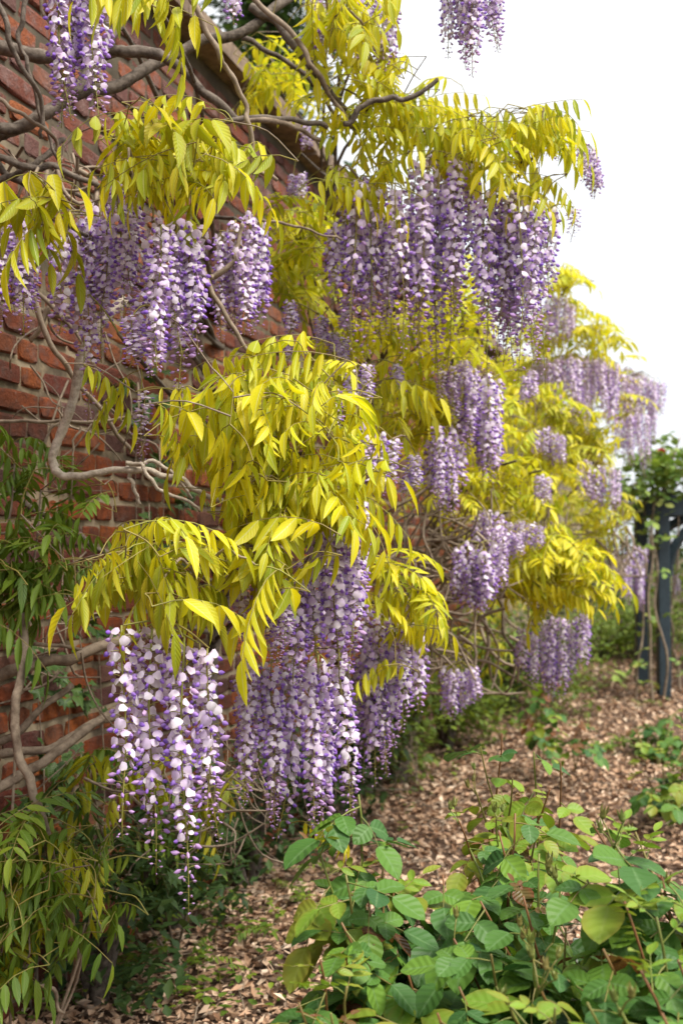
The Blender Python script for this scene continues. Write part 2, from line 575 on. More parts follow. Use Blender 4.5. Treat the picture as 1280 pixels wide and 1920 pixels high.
def gz(x, y):
    """gentle lumps in the bed"""
    return 0.018 * math.sin(x * 2.1 + y * 0.7) + 0.014 * math.sin(x * 0.9 - y * 1.9 + 1.0) + 0.01 * math.sin(x * 4.3 + y * 3.7)


def build_ground():
    m = MB()
    xs = np.concatenate([[-400, -100, -30, -10], np.linspace(-5, 9, 90), [14, 30, 100, 400]])
    ys = np.concatenate([[-400, -60, -10, -3], np.linspace(-1, 17, 110), [22, 30, 60, 150, 400]])
    X, Y = np.meshgrid(xs, ys)
    fade = np.clip(1 - (np.maximum(np.abs(X - 2) - 7, 0) + np.maximum(np.abs(Y - 8) - 9, 0)) / 4, 0, 1)
    Z = fade * (0.018 * np.sin(X * 2.1 + Y * 0.7) + 0.014 * np.sin(X * 0.9 - Y * 1.9 + 1.0) + 0.01 * np.sin(X * 4.3 + Y * 3.7))
    V = np.stack([X, Y, Z], -1).reshape(-1, 3)
    ny, nx = X.shape
    i = np.arange(ny * nx).reshape(ny, nx)
    a, b, c, d = i[:-1, :-1].ravel(), i[:-1, 1:].ravel(), i[1:, 1:].ravel(), i[1:, :-1].ravel()
    F = np.concatenate([np.stack([a, b, c], 1), np.stack([a, c, d], 1)])
    m.add(V, F)
    o = obj('ground', m.mesh('ground', [M_SOIL]), kind='structure')
    return o


build_ground()

# ------------------------------------------------------------------ the brick wall
T_A, T_B, WALL_H = -2.2, 24.0, 3.30


def brick_template(seed):
    r = np.random.default_rng(seed)
    # unit brick: x in [-.5,.5] length, y in [-.5,.5] height, z 0 (back) .. 1 (front)
    g = np.linspace(-0.5, 0.5, 4)
    V, idx = [], {}
    for j in range(4):
        for i in range(4):
            x, y = g[i], g[j]
            edge = i in (0, 3) or j in (0, 3)
            corner = i in (0, 3) and j in (0, 3)
            zz = 1.0 + r.normal(0, 0.05)
            if edge:
                zz = 0.62 + r.normal(0, 0.12)
                x *= 0.975 + r.normal(0, 0.022)
                y *= 0.95 + r.normal(0, 0.05)
            else:
                x = math.copysign(0.44 + r.normal(0, 0.012), x)
                y = math.copysign(0.36 + r.normal(0, 0.025), y)
            if corner:
                zz -= 0.15 + 0.2 * r.random()
                x *= 0.96
                y *= 0.93
            V.append((x, y, zz))
    F = []
    for j in range(3):
        for i in range(3):
            a = j * 4 + i
            F += [(a, a + 1, a + 5), (a, a + 5, a + 4)]
    ring = [0, 1, 2, 3, 7, 11, 15, 14, 13, 12, 8, 4]
    n0 = len(V)
    for k in ring:
        V.append((V[k][0], V[k][1], 0.0))
    for q in range(12):
        a, b = ring[q], ring[(q + 1) % 12]
        c, d = n0 + (q + 1) % 12, n0 + q
        F += [(b, a, d), (b, d, c)]
    V = np.array(V)
    # local frame: x along the wall, y out of the wall, z up
    V = np.stack([V[:, 0], V[:, 2], V[:, 1]], 1)
    F = np.array(F)[:, ::-1] if False else np.array(F)
    return V, F, np.zeros((len(V), 3)), np.zeros(len(F), np.int32)


def build_wall():
    base = WP(0, 0, 0)
    root = thing('brick_wall', 'tall old red brick garden wall with pale mortar joints behind the wisteria', 'wall', tuple(base))
    Rw = np.stack([W_DIR, W_NRM, np.array([0, 0, 1.0])], 1)
    ang = math.atan2(W_DIR[1], W_DIR[0])
    # local y must be the outward normal: use a mirrored-free frame (x along -W_DIR)
    Rw = np.stack([-W_DIR, W_NRM, np.array([0, 0, 1.0])], 1)
    # -W_DIR x W_NRM = +Z ?
    if np.cross(-W_DIR, W_NRM)[2] < 0:
        Rw = np.stack([W_DIR, W_NRM, np.array([0, 0, 1.0])], 1)
    yaw = math.atan2(Rw[1, 0], Rw[0, 0])
    # mortar core
    m = MB()
    nt_, nh = 130, 40
    tt = np.linspace(T_A, T_B, nt_)
    hh = np.linspace(-0.15, WALL_H, nh)
    V = np.array([WP(t, RNG.normal(0, 0.0025), h) for h in hh for t in tt])
    F = []
    for j in range(nh - 1):
        for i in range(nt_ - 1):
            a = j * nt_ + i
            F += [(a, a + 1, a + nt_ + 1), (a, a + nt_ + 1, a + nt_)]
    m.add(V - base, F)
    # back and ends
    c = [WP(T_A, 0, -0.15), WP(T_B, 0, -0.15), WP(T_B, -0.34, -0.15), WP(T_A, -0.34, -0.15), WP(T_A, 0, WALL_H), WP(T_B, 0, WALL_H), WP(T_B, -0.34, WALL_H), WP(T_A, -0.34, WALL_H)]
    m.add(np.array(c) - base, [(1, 2, 6), (1, 6, 5), (2, 3, 7), (2, 7, 6), (3, 0, 4), (3, 4, 7), (4, 5, 6), (4, 6, 7)])
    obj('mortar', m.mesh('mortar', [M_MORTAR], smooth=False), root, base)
    tpls = [brick_template(100 + k) for k in range(10)]
    meshes = {}
    cand = []
    course = 0.0755
    nrow = int(WALL_H / course)
    for j in range(nrow):
        h = (j + 0.5) * course
        t = T_A + (0.17 if j % 2 else 0.0) + u(-0.02, 0.02)
        k = j % 2
        while t < 9.0:
            L = (0.215 if k % 2 == 0 else 0.104) + u(-0.006, 0.006)
            if random.random() < 0.06:
                L = u(0.07, 0.15)
            k += 1
            tc = t + L / 2
            t += L + u(0.007, 0.016)
            p = WP(tc, 0, h)
            x, y = project(p)
            vis = 0
            if p[1] > 0.5 and -60 < x < 560 and -60 < y < 1700:
                vis = 1
                # bare stretches of wall seen between the leaves
                if (-60 < x < 300 and 590 < y < 1480) or (-60 < x < 540 and -40 < y < 420 and y < 420) :
                    vis = 2
            cand.append((vis, p[1], tc, h, L))
    first = sorted([c for c in cand if c[0] == 2], key=lambda c: c[1])
    ids = set(id(c) for c in first[:298])
    far = MB()
    for c in cand:
        vis, d, tc, h, L = c
        q = random.randrange(10)
        proud = u(0.007, 0.016)
        hgt = 0.0645 + u(-0.005, 0.003)
        if h > 2.0:
            proud *= u(0.7, 1.35)
            hgt *= u(0.93, 1.03)
            L = L * u(0.95, 1.0)
        lean = u(-0.02, 0.02)
        loc = WP(tc, -0.004, h + u(-0.003, 0.003))
        if id(c) in ids:
            if q not in meshes:
                b = MB()
                b.add(*tpls[q][:3])
                meshes[q] = b.mesh('brick', [M_BRICK], smooth=False)
            o = obj('brick', meshes[q], root, loc, (0, lean, yaw), (L, proud, hgt))
        else:
            V, F, A, Mx = tpls[q]
            A = A.copy()
            A[:, 0] = random.random()
            far.add((V * np.array([L, proud, hgt])) @ Rw.T + loc - base, F, A, 0)
    obj('brickwork', far.mesh('brickwork', [M_BRICKS], smooth=False), root, base, kind='stuff')
    # coping stones
    t = T_A
    while t < T_B - 0.3:
        L = u(0.62, 0.85)
        b = MB()
        x0, x1 = -L / 2, L / 2
        prof = [(-0.46, 0.0), (0.11, 0.0), (0.115, 0.07), (0.10, 0.085), (-0.17, 0.15), (-0.45, 0.085), (-0.465, 0.07)]
        V = [(x0, y + u(-.004, .004), z + u(-.003, .003)) for y, z in prof] + [(x1, y + u(-.004, .004), z + u(-.003, .003)) for y, z in prof]
        npf = len(prof)
        F = []
        for k in range(npf):
            a, e = k, (k + 1) % npf
            F += [(a, e, e + npf), (a, e + npf, a + npf)]
        for k in range(1, npf - 1):
            F += [(0, k + 1, k), (npf, npf + k, npf + k + 1)]
        F = np.array(F)
        if Rw[0, 0] != W_DIR[0]:
            F = F[:, ::-1]
        b.add(np.array(V), F)
        obj('coping_stone', b.mesh('coping_stone', [M_STONE], smooth=False), root, WP(t + L / 2, 0, WALL_H + 0.002), (0, u(-.004, .004), yaw))
        t += L + 0.012
    return root


build_wall()

# ------------------------------------------------------------------ leaf, frond and flower shapes


def leaflet(L, W, m_rows=4, fold=0.5, curl=0.25, wave=0.0, rnd=0.0, shape=0):
    """a pointed leaflet along +X; rows of (left, mid, right)"""
    V, A = [(0, 0, 0)], [(rnd, 0.5, 0)]
    if shape == 0:      # long pointed
        prof = {3: [(0.2, 0.82), (0.48, 1.0), (0.78, 0.52)], 4: [(0.13, 0.66), (0.36, 1.0), (0.62, 0.82), (0.84, 0.38)]}[m_rows]
    else:               # broad oval
        prof = {3: [(0.22, 0.9), (0.52, 1.0), (0.82, 0.62)], 4: [(0.12, 0.66), (0.36, 1.0), (0.64, 0.92), (0.88, 0.5)]}[m_rows]
    for v, w in prof:
        x = L * v
        zz = -curl * L * v * v
        y = W * 0.5 * w
        wz = wave * math.sin(v * 9.0)
        V += [(x, -y * math.cos(fold), zz + y * math.sin(fold) + wz), (x, 0, zz), (x, y * math.cos(fold), zz + y * math.sin(fold) - wz)]
        A += [(rnd, 0.0, v), (rnd, 0.5, v), (rnd, 1.0, v)]
    V.append((L * 0.985, 0, -curl * L))
    A.append((rnd, 0.5, 1))
    F = [(0, 2, 1), (0, 3, 2)]
    for r in range(m_rows - 1):
        a = 1 + r * 3
        F += [(a, a + 1, a + 4), (a, a + 4, a + 3), (a + 1, a + 2, a + 5), (a + 1, a + 5, a + 4)]
    a = 1 + (m_rows - 1) * 3
    t = len(V) - 1
    F += [(a, a + 1, t), (a + 1, a + 2, t)]
    return np.array(V), np.array(F), np.array(A)


def make_frond(seed, droop, m_rows=4, pairs=5, L=0.24, ll=0.068, lw=0.021, fold=None, arch=None):
    """a pinnate wisteria leaf: arching rachis along +X with drooping leaflets"""
    random.seed(seed)
    mb = MB()
    a = u(0.15, 0.6) if arch is None else arch
    b = a + u(0.0, 0.55)
    bend = u(-0.25, 0.25)

    def rach(s):
        return np.array([L * (s - 0.12 * s * s * (b > 0.6)), L * bend * s * s, L * (a * s - b * s * s)])
    ss = np.linspace(0, 1, 6)
    V, F, A = tube([rach(s) for s in ss], np.linspace(0.0016, 0.0008, 6), 3, cap=False)
    mb.add(V, F, A, 1)
    for i in range(pairs):
        s = 0.28 + 0.72 * i / pairs
        p = rach(s)
        tan = nrm(rach(s + 0.02) - rach(s - 0.02))
        for side in (-1, 1):
            dr = np.clip(droop + u(-0.18, 0.18), 0, 1)
            sidev = np.array([0, side, 0.0])
            out = nrm(tan * u(0.35, 0.75) + sidev * u(0.7, 1.0) + np.array([0, 0, 0.15]))
            d = nrm(out * (1 - dr) + np.array([0, 0, -1.0]) * dr * 1.05 + sidev * 0.10)
            w = nrm(tan + sidev * u(-0.5, 0.5))
            sz = (1.0 - 0.25 * abs(i - pairs * 0.5) / pairs) * u(0.82, 1.12)
            fo = (u(0.35, 1.0) if dr > 0.5 else u(0.15, 0.5)) if fold is None else fold
            V, F, A = leaflet(ll * sz, lw * sz * u(0.9, 1.15), m_rows, fo, u(0.05, 0.3), u(-.0008, .0008), u(0, 1))
            Rm = rot_axes(d, w)
            if Rm[2, 2] < 0 and dr < 0.5:
                Rm = rot_axes(d, -w)
            mb.add(V @ Rm.T + p + sidev * 0.001, F, A, 0)
    p = rach(1.0)
    tan = nrm(rach(1.0) - rach(0.95))
    d = nrm(tan * (1 - droop * 0.7) + np.array([0, 0, -1.0]) * droop)
    V, F, A = leaflet(ll * 1.1, lw * 1.1, m_rows, 0.4, 0.2, 0, u(0, 1))
    mb.add(V @ rot_axes(d, np.array([0, 1.0, 0.1])).T + p, F, A, 0)
    return mb


FR = {'droop': [], 'mid': [], 'flat': [], 'low': [], 'broad': []}
for k in range(7):
    FR['droop'].append(make_frond(200 + k, u(0.82, 0.98), 4, random.choice([5, 6, 6, 7]), u(0.20, 0.25), 0.072, 0.019))
for k in range(6):
    FR['mid'].append(make_frond(300 + k, u(0.5, 0.72), 4, random.choice([5, 6, 6]), u(0.20, 0.26), 0.072, 0.021))
for k in range(5):
    FR['flat'].append(make_frond(400 + k, u(0.15, 0.4), 4, random.choice([6, 7]), u(0.22, 0.27), 0.068, 0.021))
for k in range(6):
    FR['low'].append(make_frond(500 + k, u(0.3, 0.75), 3, 6, 0.25, 0.072, 0.022))
for k in range(6):
    FR['broad'].append(make_frond(600 + k, u(0.45, 0.8), 4, random.choice([3, 4, 4]), u(0.19, 0.25), 0.082, 0.033))
random.seed(77)
FR_ARR = {k: [f.arrays() for f in v] for k, v in FR.items()}
FR_MESH = {k: [f.mesh('leaf', [M_YEL, M_PETIOLE]) for f in v] for k, v in FR.items()}


def override(o, mat, slot=0):
    o.material_slots[slot].link = 'OBJECT'
    o.material_slots[slot].material = mat


# ---- wisteria floret
def disc_petal(r, cup, rnd, rim=0.0):
    """banner petal facing +X, its base at the origin: creased down the middle, sides folded back, notched top"""
    V, A = [(0.0, 0, 0), (0.30 * r, 0, r * 0.55), (0.10 * r, 0, r * 1.25)], [(rnd, 0.5, 0.0), (rnd, 0.5, 0.4), (rnd, 0.5, 0.8)]
    rim_pts = [(0.55, 0.12), (0.98, 0.62), (1.0, 1.12), (0.70, 1.66), (0.26, 1.92), (0.0, 1.80)]
    for y, zz in rim_pts:
        V.append((-cup * r * 0.75 * y * y - 0.22 * r * max(0, zz - 0.9) ** 2 + rim, y * r, zz * r))
        A.append((rnd, 0.5 + 0.5 * y, zz / 2))
    for y, zz in rim_pts[-2::-1]:
        V.append((-cup * r * 0.75 * y * y - 0.22 * r * max(0, zz - 0.9) ** 2 + rim, -y * r, zz * r))
        A.append((rnd, 0.5 - 0.5 * y, zz / 2))
    n = len(V)          # rim is 3 .. n-1, right base up over the notch to left base
    F = [(0, 3, 1), (1, 3, 4), (1, 4, 5), (1, 5, 2), (2, 5, 6), (2, 6, 7), (2, 7, 8)]
    F += [(2, 8, 9), (2, 9, 10), (2, 10, 11), (1, 2, 11), (1, 11, 12), (1, 12, 13), (0, 1, 13)]
    return np.array(V), np.array(F), np.array(A)


def keel_shape(L, w, rnd):
    """plump beak along +X, a little upturned"""
    rows = [(0.0, 0.25, 0.0), (0.35, 1.0, 0.0), (0.75, 0.85, 0.03), (1.0, 0.12, 0.18)]
    V, A = [], []
    for s, ww, lift in rows:
        for k in range(5):
            a = k / 5 * 2 * math.pi + math.pi / 2
            V.append((L * s, math.cos(a) * w * 0.42 * ww, math.sin(a) * w * 0.6 * ww + lift * L))
            A.append((rnd, k / 5, s))
    F = []
    for r in range(3):
        for k in range(5):
            a, b = r * 5 + k, r * 5 + (k + 1) % 5
            F += [(a, b, b + 5), (a, b + 5, a + 5)]
    return np.array(V), np.array(F), np.array(A)


def floret(stage, size=1.0, rnd=0.5):
    """stage 0 = tight bud, 1 = fully open.  Local: +X away from the stalk, +Z up.  Materials: 0 petal 1 keel 2 bud 3 stalk"""
    mb = MB()
    pl = 0.019 * size * (0.5 + 0.5 * min(1, stage * 1.6))
    end = np.array([pl, 0, 0.004 * size])
    V, F, A = tube([(0, 0, 0), (pl * 0.5, 0, 0.003 * size), end], 0.0006 + 0.0002 * stage, 3, cap=False)
    mb.add(V, F, A, 3)
    if stage > 0.55:
        r = 0.0094 * size * (0.72 + 0.28 * stage) * u(0.9, 1.08)
        V, F, A = disc_petal(r, u(0.15, 1.5), rnd)
        V = V + RNG.normal(0, r * 0.07, V.shape) * (V[:, 2:3] > 0.1 * r)
        tilt = -u(-0.15, 0.95)
        Rm = eul(u(-0.45, 0.45), tilt, u(-0.6, 0.6))
        mb.add(V @ Rm.T + end + np.array([0.001, 0, 0.0]), F, A, 0)
        V, F, A = keel_shape(0.0108 * size, 0.0072 * size, rnd)
        Rm = eul(u(-0.2, 0.2), u(0.15, 0.85), u(-0.35, 0.35))
        mb.add(V @ Rm.T + end + np.array([0.0005, 0, 0.0015]), F, A, 1)
    else:
        L = (0.0095 + 0.0095 * (stage / 0.55)) * size
        V, F, A = keel_shape(L, L * 0.5, rnd)
        Rm = eul(u(-0.2, 0.2), u(-0.15, 0.6), u(-0.3, 0.3))
        mb.add(V @ Rm.T + end, F, A, 2)
    return mb


def raceme_layout(seed, L, dens=150, open_to=0.62, rad=1.0, bare=0.04):
    """positions and stages of the florets along a hanging stalk"""
    random.seed(seed)
    n = int(L * dens)
    items = []
    ga = 2.399963
    ph = u(0, 6.28)
    sway = (u(-0.05, 0.05), u(-0.05, 0.05))

    def axis(s):
        return np.array([sway[0] * L * s * s + 0.004 * math.sin(7 * s + ph), sway[1] * L * s * s + 0.004 * math.cos(6 * s + ph), -L * s])
    for k in range(n):
        s = bare + (1 - bare) * (k + u(0, 0.7)) / n
        s = s ** 0.93
        if s < open_to:
            st = u(0.85, 1.0)
        else:
            st = 1.0 - (s - open_to) / (1 - open_to) * 1.02
            st = max(0.0, st * 0.86 + u(-0.1, 0.1))
        if s > 0.85 and random.random() < 0.2:
            continue
        if random.random() < 0.05:
            st = min(st, u(0.2, 0.5))
        sz = (1.05 if s < open_to else 1.05 - 0.5 * (s - open_to) / (1 - open_to)) * u(0.88, 1.12) * rad
        items.append((axis(s), ph + k * ga + u(-0.35, 0.35), max(0.0, st), sz))
    pts = [axis(s) for s in np.linspace(0, 1.0, 12)]
    return items, pts


def floret_R(ang):
    return rz(ang) @ eul(0, u(-0.15, 0.3), 0)


def make_raceme(seed, L, **kw):
    items, pts = raceme_layout(seed, L, **kw)
    mb = MB()
    V, F, A = tube(pts, np.linspace(0.0021, 0.0009, len(pts)), 5)
    mb.add(V, F, A, 3)
    for p, ang, st, sz in items:
        f = floret(st, sz, u(0, 1))
        V, F, A, Mx = f.arrays()
        mb.add(V @ floret_R(ang).T + p, F, A, Mx)
    return mb


PETALS = [M_PETAL, M_KEEL, M_BUD, M_STALK]
RAC = {}
for nm, Ls, kw in (('long', (0.50, 0.46, 0.54, 0.48), dict(dens=230, open_to=0.58)),
                   ('mid', (0.34, 0.38, 0.31, 0.36, 0.33), dict(dens=255, open_to=0.66)),
                   ('short', (0.22, 0.19, 0.24), dict(dens=270, open_to=0.75)),
                   ('wispy', (0.42, 0.46, 0.38), dict(dens=130, open_to=0.38))):
    RAC[nm] = []
    for q, L in enumerate(Ls):
        RAC[nm].append((L, make_raceme(900 + 31 * q + len(nm) * 7, L, **kw).mesh('flower_cluster', PETALS)))
FLOWERS = [floret(u(0.88, 1.0), 1.0, u(0, 1)).mesh('flower', PETALS) for _ in range(14)]
BUDS = [floret(s, 1.0, u(0, 1)).mesh('bud', PETALS) for s in (0.05, 0.15, 0.3, 0.42, 0.5, 0.53)]
random.seed(5)


# ------------------------------------------------------------------ a wisteria plant
class Plant:
    def __init__(self, label, t0, out0=0.22, name='wisteria', cat='wisteria', group='wisterias trained along the wall', seed=1, top=2.7, r0=0.035):
        random.seed(seed)
        self.base = WP(t0, out0, -0.05)
        self.root = thing(name, label, cat, tuple(self.base), group)
        self.nodes = []
        self.twigs = MB()
        self.pet = MB()
        self.nleaf = 0
        self.extra = MB()
        pts = [WP(t0 + 0.10 * math.sin(k * 1.3 + seed) + 0.03 * k, out0 + 0.05 * math.cos(k * 1.7) - 0.02 * k, -0.05 + k * (top + 0.05) / 6) for k in range(7)]
        path = smooth_path(pts, 5, 0.006)
        self.trunk = path
        self.branch(path, r0, r0 * 0.45, 'trunk', M_BARK, 9)

    def branch(self, path, r0, r1, name='branch', mat=None, sides=7, node=True):
        rr = np.linspace(r0, r1, len(path)) * (1 + RNG.normal(0, 0.05, len(path)))
        V, F, A = tube(path, rr, sides)
        m = MB()
        m.add(V - path[0], F, A)
        o = obj(name, m.mesh(name, [mat or M_BARK]), self.root, path[0])
        if node:
            self.nodes += [np.array(p) for p in path]
        return o

    def px_branch(self, pts, r_px, r1_px=None, mat=None, name='branch', node=True, jit=0.004):
        """pts: (px, py, depth)"""
        W = [P(*p) for p in pts]
        path = smooth_path(W, 6, jit)
        k = pts[0][2] / FPX
        k1 = pts[-1][2] / FPX
        return self.branch(path, r_px * k, (r1_px or r_px * 0.7) * k1, name, mat, 8, node)

    def feeder(self, target, r=0.009):
        """a branch from the trunk to where leaves and flowers hang"""
        d = [np.linalg.norm((p - target) * np.array([1, 1, 1.6])) for p in self.trunk]
        i = int(np.argmin(d))
        i = max(len(self.trunk) // 3, i)
        a = self.trunk[i]
        mid = (a + target) / 2 + np.array([u(-.08, .08), u(-.08, .08), u(0.02, 0.18)])
        path = smooth_path([a, mid, target], 6, 0.008)
        self.branch(path, r * 1.3, r * 0.5, 'branch', M_BARK, 6)

    def connect(self, p, r=0.0013, sag=0.02, to=None):
        nd = np.array(self.nodes)
        d = np.linalg.norm(nd - p, axis=1)
        q = nd[int(np.argmin(d))]
        L = d.min()
        if L < 0.004:
            return
        mid = (p + q) / 2 + np.array([u(-.2, .2) * L * 0.4, u(-.2, .2) * L * 0.4, abs(u(0, .2)) * L])
        path = smooth_path([q, mid, p], 3 if L < 0.2 else 4)
        V, F, A = tube(path, np.linspace(r * (1.0 + min(L, .5) * 3), r, len(path)), 4, cap=False)
        A[:, 0] = random.random()
        (self.pet if L < 0.13 else self.twigs).add(V - self.base, F, A)
        if L > 0.06:
            self.nodes += [path[k] for k in range(1, len(path))]

    def frond(self, p, yaw, kind, scale, mat=None, tilt=(0, 0), stuff=False):
        if stuff or self.nleaf >= 298:
            T = random.choice(FR_ARR['low'] if stuff else FR_ARR[kind])
            Rm = eul(tilt[0], tilt[1], yaw)
            self.extra.add_t(T, Rm, p - self.base, random.random(), scale)
            return
        me = random.choice(FR_MESH[kind])
        o = obj('leaf', me, self.root, p, (tilt[0], tilt[1], yaw), scale)
        if mat is not None:
            override(o, mat)
        self.nleaf += 1

    def blob(self, cx, cy, rx, ry, z, dz, n, kinds=('droop',), scale=1.0, mat=None, yaw0=None, yspread=3.14, feeder=True, mats=None, fl=0.12):
        c = P(cx, cy, z)
        if feeder:
            self.feeder(c + np.array([0, 0.05, 0.0]), 0.008)
            for k in range(max(1, n // 10)):
                a = u(0, 6.28)
                e = P(cx + rx * 0.75 * math.cos(a), cy + ry * 0.7 * math.sin(a), z + u(-dz, dz) * 0.7)
                path = smooth_path([c + np.array([0, 0.05, 0.0]), (c + e) / 2 + np.array([0, 0, u(0.0, 0.06)]), e], 5, 0.004)
                self.branch(path, 0.0042, 0.002, 'branch', M_TWIG, 5)
        k = 0
        while k < n:
            a, b = u(-1, 1), u(-1, 1)
            if a * a + b * b > 1:
                continue
            k += 1
            pc = P(cx + a * rx, cy + b * ry, z + u(-dz, dz))
            yaw = (yaw0 if yaw0 is not None else -0.6) + u(-yspread, yspread)
            s = scale * u(0.78, 1.16)
            p = pc - rz(yaw) @ np.array([fl * s, 0, 0]) + np.array([0, 0, 0.02])
            m_ = random.choice(mats) if mats else mat
            self.frond(p, yaw, random.choice(kinds), s, m_, (u(-.3, .3), u(-.3, .3)))
            self.connect(p)

    def racemes(self, items, z, kind='mid', split=False, dz=0.05, feeder=True):
        """items: (px, y_top, y_bottom[, depth])"""
        tops = []
        for it in items:
            zz = it[3] if len(it) > 3 else z + u(-dz, dz)
            tops.append((P(it[0], it[1], zz), (it[2] - it[1]) * zz / FPX))
        if feeder:
            c = np.mean([t[0] for t in tops], axis=0) + np.array([0, 0.02, 0.035])
            self.feeder(c)
        for p, L in tops:
            p = p + np.array([0, 0, 0.01])
            self.connect(p, 0.0018)
            kd = kind
            if kind == 'auto':
                kd = 'long' if L > 0.42 else ('mid' if L > 0.26 else 'short')
            Lm, me = random.choice(RAC[kd])
            s = L / Lm
            w = min(1.25, max(0.8, s))
            rot = (u(-.06, .06), u(-.06, .06), u(0, 6.28))
            if not split:
                obj('flower_cluster', me, self.root, p, rot, (w, w, s))
            else:
                self.split_raceme(p, L)

    def split_raceme(self, p, L):
        sd = random.randrange(10 ** 6)
        st = random.getstate()
        items, pts = raceme_layout(sd, L, dens=165, open_to=0.56, rad=1.08, bare=0.03)
        mb = MB()
        V, F, A = tube(pts, np.linspace(0.0023, 0.001, len(pts)), 5)
        mb.add(V, F, A, 3)
        o = obj('flower_cluster', mb.mesh('flower_cluster', PETALS), self.root, p)
        for q, ang, stg, sz in items:
            if stg > 0.55:
                me, nm = random.choice(FLOWERS), 'flower'
            else:
                me, nm = BUDS[min(5, int(stg / 0.55 * 6))], 'bud'
            f = obj(nm, me, o, p + q, (u(-.25, .25), u(-0.25, 0.35), ang), sz)
        random.setstate(st)
        random.random()

    def finish(self):
        if self.pet.n:
            obj('leaf_stalks', self.pet.mesh('leaf_stalks', [M_PETIOLE]), self.root, self.base, kind='stuff')
        if self.twigs.n:
            obj('twigs', self.twigs.mesh('twigs', [M_TWIG]), self.root, self.base, kind='stuff')
        if self.extra.n:
            obj('foliage', self.extra.mesh('foliage', [M_YEL, M_PETIOLE]), self.root, self.base, kind='stuff')

    def tangle(self, boxes, n, r=(0.002, 0.006)):
        """dry looping stems; boxes: (x0, x1, y0, y1, z0, z1)"""
        for _ in range(n):
            b = random.choice(boxes)
            pts = []
            x, y = u(b[0], b[1]), u(b[2], b[3])
            zz = u(b[4], b[5])
            a = u(0.2, 2.9)
            st = u(25, 60)
            for k in range(5):
                pts.append(P(x, y, zz))
                a += u(-0.7, 0.7)
                x += math.cos(a) * st
                y += math.sin(a) * st
                zz += u(-.06, .06)
                x = min(max(x, b[0] - 20), b[1] + 20)
                y = min(max(y, b[2] - 20), b[3] + 20)
            path = smooth_path(pts, 3)
            r0 = u(*r)
            V, F, A = tube(path, np.linspace(r0, r0 * 0.6, len(path)), 4, cap=False)
            self.twigs.add(V - self.base, F, A)


# ==== plant 1: the near wisteria
p1 = Plant('wisteria with thick bare grey boughs crossing the exposed brick beside pale lilac clusters', 1.3, 0.10, seed=3, top=2.75, r0=0.034)
z = 2.95
p1.px_branch([(-60, 92, z), (0, 88, z), (90, 105, z), (160, 103, z), (230, 95, z), (290, 100, z), (340, 130, z), (390, 180, z), (450, 228, z + .05)], 15, 8)
p1.px_branch([(-40, 275, 2.9), (20, 250, 2.9), (80, 215, 2.95), (150, 180, 3.0), (225, 158, 3.05), (300, 112, 3.1), (380, 78, 3.15), (450, 60, 3.2), (520, 15, 3.25), (580, -25, 3.3)], 14, 9)
p1.px_branch([(-40, 255, 2.82), (30, 238, 2.85), (90, 215, 2.85), (130, 180, 2.86), (165, 140, 2.88), (205, 70, 2.9), (235, 10, 2.95), (250, -60, 3.0)], 11, 9)
p1.px_branch([(345, -20, 2.5), (380, 35, 2.5), (405, 85, 2.52), (432, 130, 2.55), (455, 190, 2.58), (468, 240, 2.6), (482, 310, 2.62), (520, 338, 2.65)], 6, 4, M_TWIG)
p1.px_branch([(-10, -20, 2.6), (20, 60, 2.62), (50, 130, 2.65), (75, 205, 2.7), (78, 260, 2.72)], 6, 4)
p1.px_branch([(45, -20, 2.75), (40, 40, 2.75), (38, 90, 2.76), (52, 130, 2.76), (70, 190, 2.78), (95, 250, 2.8), (110, 300, 2.8)], 5, 3)
p1.px_branch([(78, -10, 2.55), (90, 40, 2.55), (103, 85, 2.56), (108, 100, 2.58)], 3.5, 3, M_TWIG)
p1.px_branch([(-20, 180, 2.6), (30, 205, 2.62), (75, 235, 2.65), (105, 270, 2.7), (115, 305, 2.72)], 5, 3, M_TWIG)
p1.px_branch([(-30, 285, 2.8), (40, 305, 2.82), (90, 318, 2.84), (150, 335, 2.86), (200, 350, 2.9)], 8, 5)
p1.px_branch([(-30, 300, 2.95), (20, 330, 2.95), (60, 352, 2.95), (110, 360, 3.0), (160, 372, 3.0)], 7, 4)
p1.px_branch([(-20, 345, 2.9), (40, 325, 2.9), (75, 300, 2.9), (120, 262, 2.95)], 7, 5)
p1.px_branch([(360, 248, 2.95), (400, 240, 2.95), (450, 228, 2.98), (500, 219, 3.0), (560, 227, 3.05), (612, 238, 3.1)], 5.5, 5)
p1.px_branch([(440, 228, 2.98), (520, 228, 3.0), (560, 240, 3.05), (600, 262, 3.1)], 6, 4, M_TWIG)
zb = 2.72
p1.px_branch([(232, 560, 2.8), (185, 610, 2.75), (152, 670, zb), (147, 720, zb), (130, 775, zb), (108, 830, zb), (98, 868, zb), (118, 888, zb), (150, 893, zb), (190, 884, zb), (235, 880, zb), (285, 884, zb), (335, 898, zb), (365, 920, 2.74), (420, 940, 2.76)], 10, 5, M_BARKPALE, jit=0.0025)
p1.px_branch([(238, 876, zb), (245, 895, zb), (253, 918, zb), (263, 946, zb)], 5, 3, M_BARKPALE)
p1.px_branch([(236, 868, 2.7), (262, 872, 2.7), (275, 895, 2.69), (300, 918, 2.69), (340, 934, 2.7), (375, 958, 2.72)], 4.5, 3, M_BARKPALE)
p1.px_branch([(240, 872, 2.73), (280, 866, 2.74), (310, 880, 2.75), (345, 905, 2.76), (360, 935, 2.78)], 4.5, 3, M_BARKPALE)
p1.px_branch([(-20, 792, 2.95), (60, 791, 2.92), (150, 789, 2.9), (220, 786, 2.9), (272, 768, 2.88)], 3.5, 3, M_TWIG)
p1.px_branch([(140, 750, 2.85), (115, 790, 2.85), (90, 830, 2.85), (86, 890, 2.85)], 2.5, 1.6, M_TWIG)
